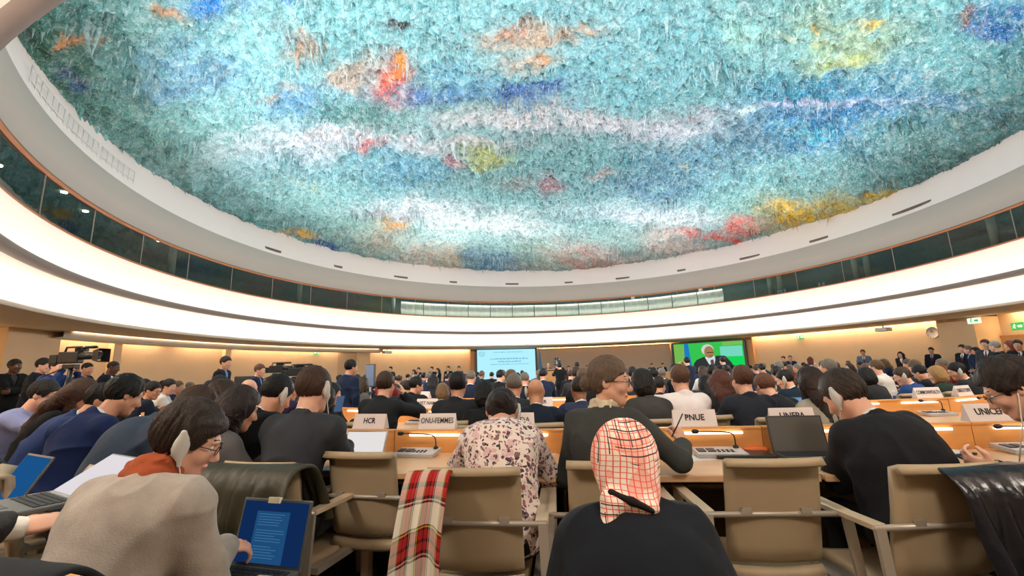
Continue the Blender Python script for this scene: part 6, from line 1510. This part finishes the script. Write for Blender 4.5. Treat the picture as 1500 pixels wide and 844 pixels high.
# wall fittings
def on_wall(px, py, r_=17.25):
    d = ray(px, py); ax, ay = d.x, d.y / ASP; cx, cyy = CX, CY / ASP; A = ax * ax + ay * ay; B = -2 * (ax * cx + ay * cyy); C = cx * cx + cyy * cyy - r_ * r_; t = (-B + math.sqrt(B * B - 4 * A * C)) / (2 * A)
    p = Vector((d.x * t, d.y * t, CAMZ + d.z * t)); return p, -math.atan2(p.x - CX, (p.y - CY) / ASP)
p, rz = on_wall(1367, 487); r = empty('wall_clock', p, rz, 'round white clock high on the right wall', 'clock')
Q = Matrix.Rotation(D(90), 4, 'X'); mb = MB(); mb.lathe([(.0, -.02), (.26, -.02), (.26, .05), (.245, .06), (.24, .045)], 36, M=Q); mb.build('case', mat('clock_rim', (206, 198, 186), rough=.4), r); mb = MB(); mb.lathe([(.24, .044), (.0, .045)], 36, M=Q); mb.build('dial', M_paper, r)
mb = MB()
for k in range(12): a = PI * k / 6; mb.box((0, 0, 0), (.012, .004, .04), M=Matrix.Rotation(a, 4, 'Y') @ Matrix.Translation((0, -.048, .2)))
mb.build('dial_print', M_black, r); mb = MB(); mb.box((0, 0, 0), (.014, .004, .12), M=Matrix.Rotation(D(-60), 4, 'Y') @ Matrix.Translation((0, -.052, .05))); mb.build('hour_hand', M_black, r); mb = MB(); mb.box((0, 0, 0), (.010, .004, .18), M=Matrix.Rotation(D(-20), 4, 'Y') @ Matrix.Translation((0, -.056, .08))); mb.build('minute_hand', M_black, r)
M_green = mat('exit_green', (50, 170, 80), var=0, emit=.6); M_signw = mat('exit_white', (226, 246, 226), var=0, emit=.7)
def exit_sign(px, py, lab, flip=1, r_=17.2, w=.42, h=.24, green=True):
    p, rz = on_wall(px, py, r_); r = empty('exit_sign', p, rz, lab, 'sign'); MB().box((0, .03, 0), (w, .06, h), bev=.008).build('case', M_green if green else M_signw, r); m = M_signw if green else M_green
    mb = MB()
    mb.add([(x * flip, -.004, z) for x, z in ((.02, -.04), (.12, -.04), (.12, -.07), (.18, 0), (.12, .07), (.12, .04), (.02, .04))], [[0, 1, 2, 3, 4, 5, 6][::-flip]]); mb.build('arrow', m, r)
    mb = MB(); mb.lathe([(.0, 0), (.025, 0), (.0, .002)], 12, M=Matrix.Translation((-.08 * flip, -.003, .07)) @ Q); mb.tube([(-.08 * flip, -.004, .045), (-.10 * flip, -.004, -.02), (-.06 * flip, -.004, -.08)], .013, 6); mb.tube([(-.10 * flip, -.004, -.02), (-.15 * flip, -.004, -.07)], .012, 6); mb.tube([(-.08 * flip, -.004, .035), (-.03 * flip, -.004, .01)], .010, 6); mb.tube([(-.08 * flip, -.004, .035), (-.14 * flip, -.004, .01)], .010, 6); mb.build('running_figure', m, r)
    return r
exit_sign(1490, 478, 'green exit sign above the door at the right edge', 1, 18.0, .42, .30); exit_sign(1426, 470, 'pale exit sign by the right pillar top', 1, 16.6, .45, .22, False)
exit_sign(464, 517, 'small green exit sign on the far left wall', -1, 17.2, .36, .2); exit_sign(1172, 494, 'small green exit sign under the soffit at the right', 1, 17.2, .36, .2)
def projector(px, py, lab, r_=16.2):
    p, rz = on_wall(px, py, r_); r = empty('projector', p, rz + PI, lab, 'projector'); MB().box((0, 0, 0), (.50, .42, .16), bev=.03).build('housing', M_silver, r); mb = MB(); Qp = Matrix.Translation((.1, -.21, 0)) @ Q; mb.lathe([(.0, 0), (.06, 0), (.06, .05), (.045, .055), (.0, .05)], 18, M=Qp); mb.build('lens', M_black, r); MB().tube([(0, 0, .07), (0, 0, 2.97 - p.z)], .025, 8).build('bracket', M_silver, r); return r
projector(567, 516, 'grey projector hung under the soffit, left', 15.5); projector(1294, 483, 'grey projector hung under the soffit, right', 15.6)
p, rz = on_wall(1391, 514, 17.22); r = empty('alarm_box', p, rz, 'small red framed alarm box on the right wall', 'alarm'); MB().box((0, 0, 0), (.14, .05, .14), bev=.01).build('case', mat('alarm_red', (150, 60, 46), rough=.4), r); MB().box((0, -.027, 0), (.08, .006, .08)).build('front_plate', M_paper, r)
# door in the right wall
p, rz = on_wall(1497, 520, RW + .82); r = empty('door_1', (p.x, p.y, 0), rz); r['kind'] = 'structure'
M_door = mat('door_timber', (206, 168, 118), rough=.5, var=.08, stretch=(6, 6, .6))
MB().box((0, 0, 1.05), (1.7, .05, 2.1)).build('door_leaf', M_door, r); mb = MB(); mb.box((-.9, 0, 1.09), (.1, .1, 2.18)); mb.box((.9, 0, 1.09), (.1, .1, 2.18)); mb.box((0, 0, 2.14), (1.9, .1, .1)); mb.build('door_frame', M_timber, r); MB().tube([(.08, -.05, 1.0), (.08, -.05, 1.2)], .014, 8).build('door_handle', M_metal, r)
# small guard rails on the ledge of the left gallery ring
for th0, th1 in ((-123, -116.2), (-115.4, -109.6), (-108.8, -102.5)):
    mb = MB()
    for z_ in (7.05, 7.33, 7.62): mb.tube([ell(13.80, D(a), z_) for a in np.linspace(th0, th1, 12)], .014, 6)
    for a in np.linspace(th0, th1, 7): mb.tube([ell(13.80, D(a), 7.02), ell(13.80, D(a), 7.62)], .014, 6)
    o = mb.build('guard_rail', mat('rail_white', (236, 232, 228), rough=.5, var=0)); tag(o, 'short white guard rail on the ledge of the ring at the left, %s' % {-123: 'nearest', -115.4: 'middle', -108.8: 'furthest'}[th0], 'railing')
# tumblers on the gallery sill at the right
for k, (th, col) in enumerate(((58.6, (206, 216, 216)), (59.2, (206, 216, 216)), (59.9, (206, 216, 216)), (66.8, (190, 196, 190)), (67.6, (190, 196, 190)))):
    p = ell(14.05, D(th)); mb = MB(); mb.lathe([(.0, 0), (.05, 0), (.06, .16), (.05, .22), (.0, .22)], 14); o = mb.build('carafe', mat('carafe_pale', (206, 216, 216), rough=.2), loc=(p.x, p.y, 4.925)); tag(o, 'pale carafe on the sill behind the right gallery glass', 'carafe', 'carafes on the right gallery sill')
# ================================================================ CAMERA AND VIEW
cd = bpy.data.cameras.new('camera'); cam = bpy.data.objects.new('camera', cd); COL.objects.link(cam)
cd.sensor_fit = 'HORIZONTAL'; cd.sensor_width = 36.0; cd.lens = 36.0 * FPX / 1500.0; cd.clip_start = 0.05; cd.clip_end = 200
o0 = ray(750, 422); ex_ = (ray(750 + FPX, 422) - o0); ey_ = (ray(750, 422 - FPX) - o0); ez_ = -o0
Rm = Matrix((ex_, ey_, ez_)).transposed().to_4x4()
cam.matrix_world = Matrix.Translation((0, 0, CAMZ)) @ Rm
SC.camera = cam
wd_ = bpy.data.worlds.new('world'); SC.world = wd_; wd_.use_nodes = True
wd_.node_tree.nodes['Background'].inputs['Color'].default_value = (0.9, 0.85, 0.8, 1); wd_.node_tree.nodes['Background'].inputs['Strength'].default_value = 0.05
vs = SC.view_settings; vs.view_transform = 'Standard'; vs.look = 'None'; vs.exposure = EXPOSURE; vs.gamma = 1.0; vs.use_curve_mapping = False
SC.display_settings.display_device = 'sRGB'
cy = SC.cycles; cy.use_denoising = True; cy.max_bounces = 6; cy.diffuse_bounces = 3; cy.glossy_bounces = 3; cy.transparent_max_bounces = 6; cy.caustics_reflective = False; cy.caustics_refractive = False
cy.sample_clamp_indirect = 6.0
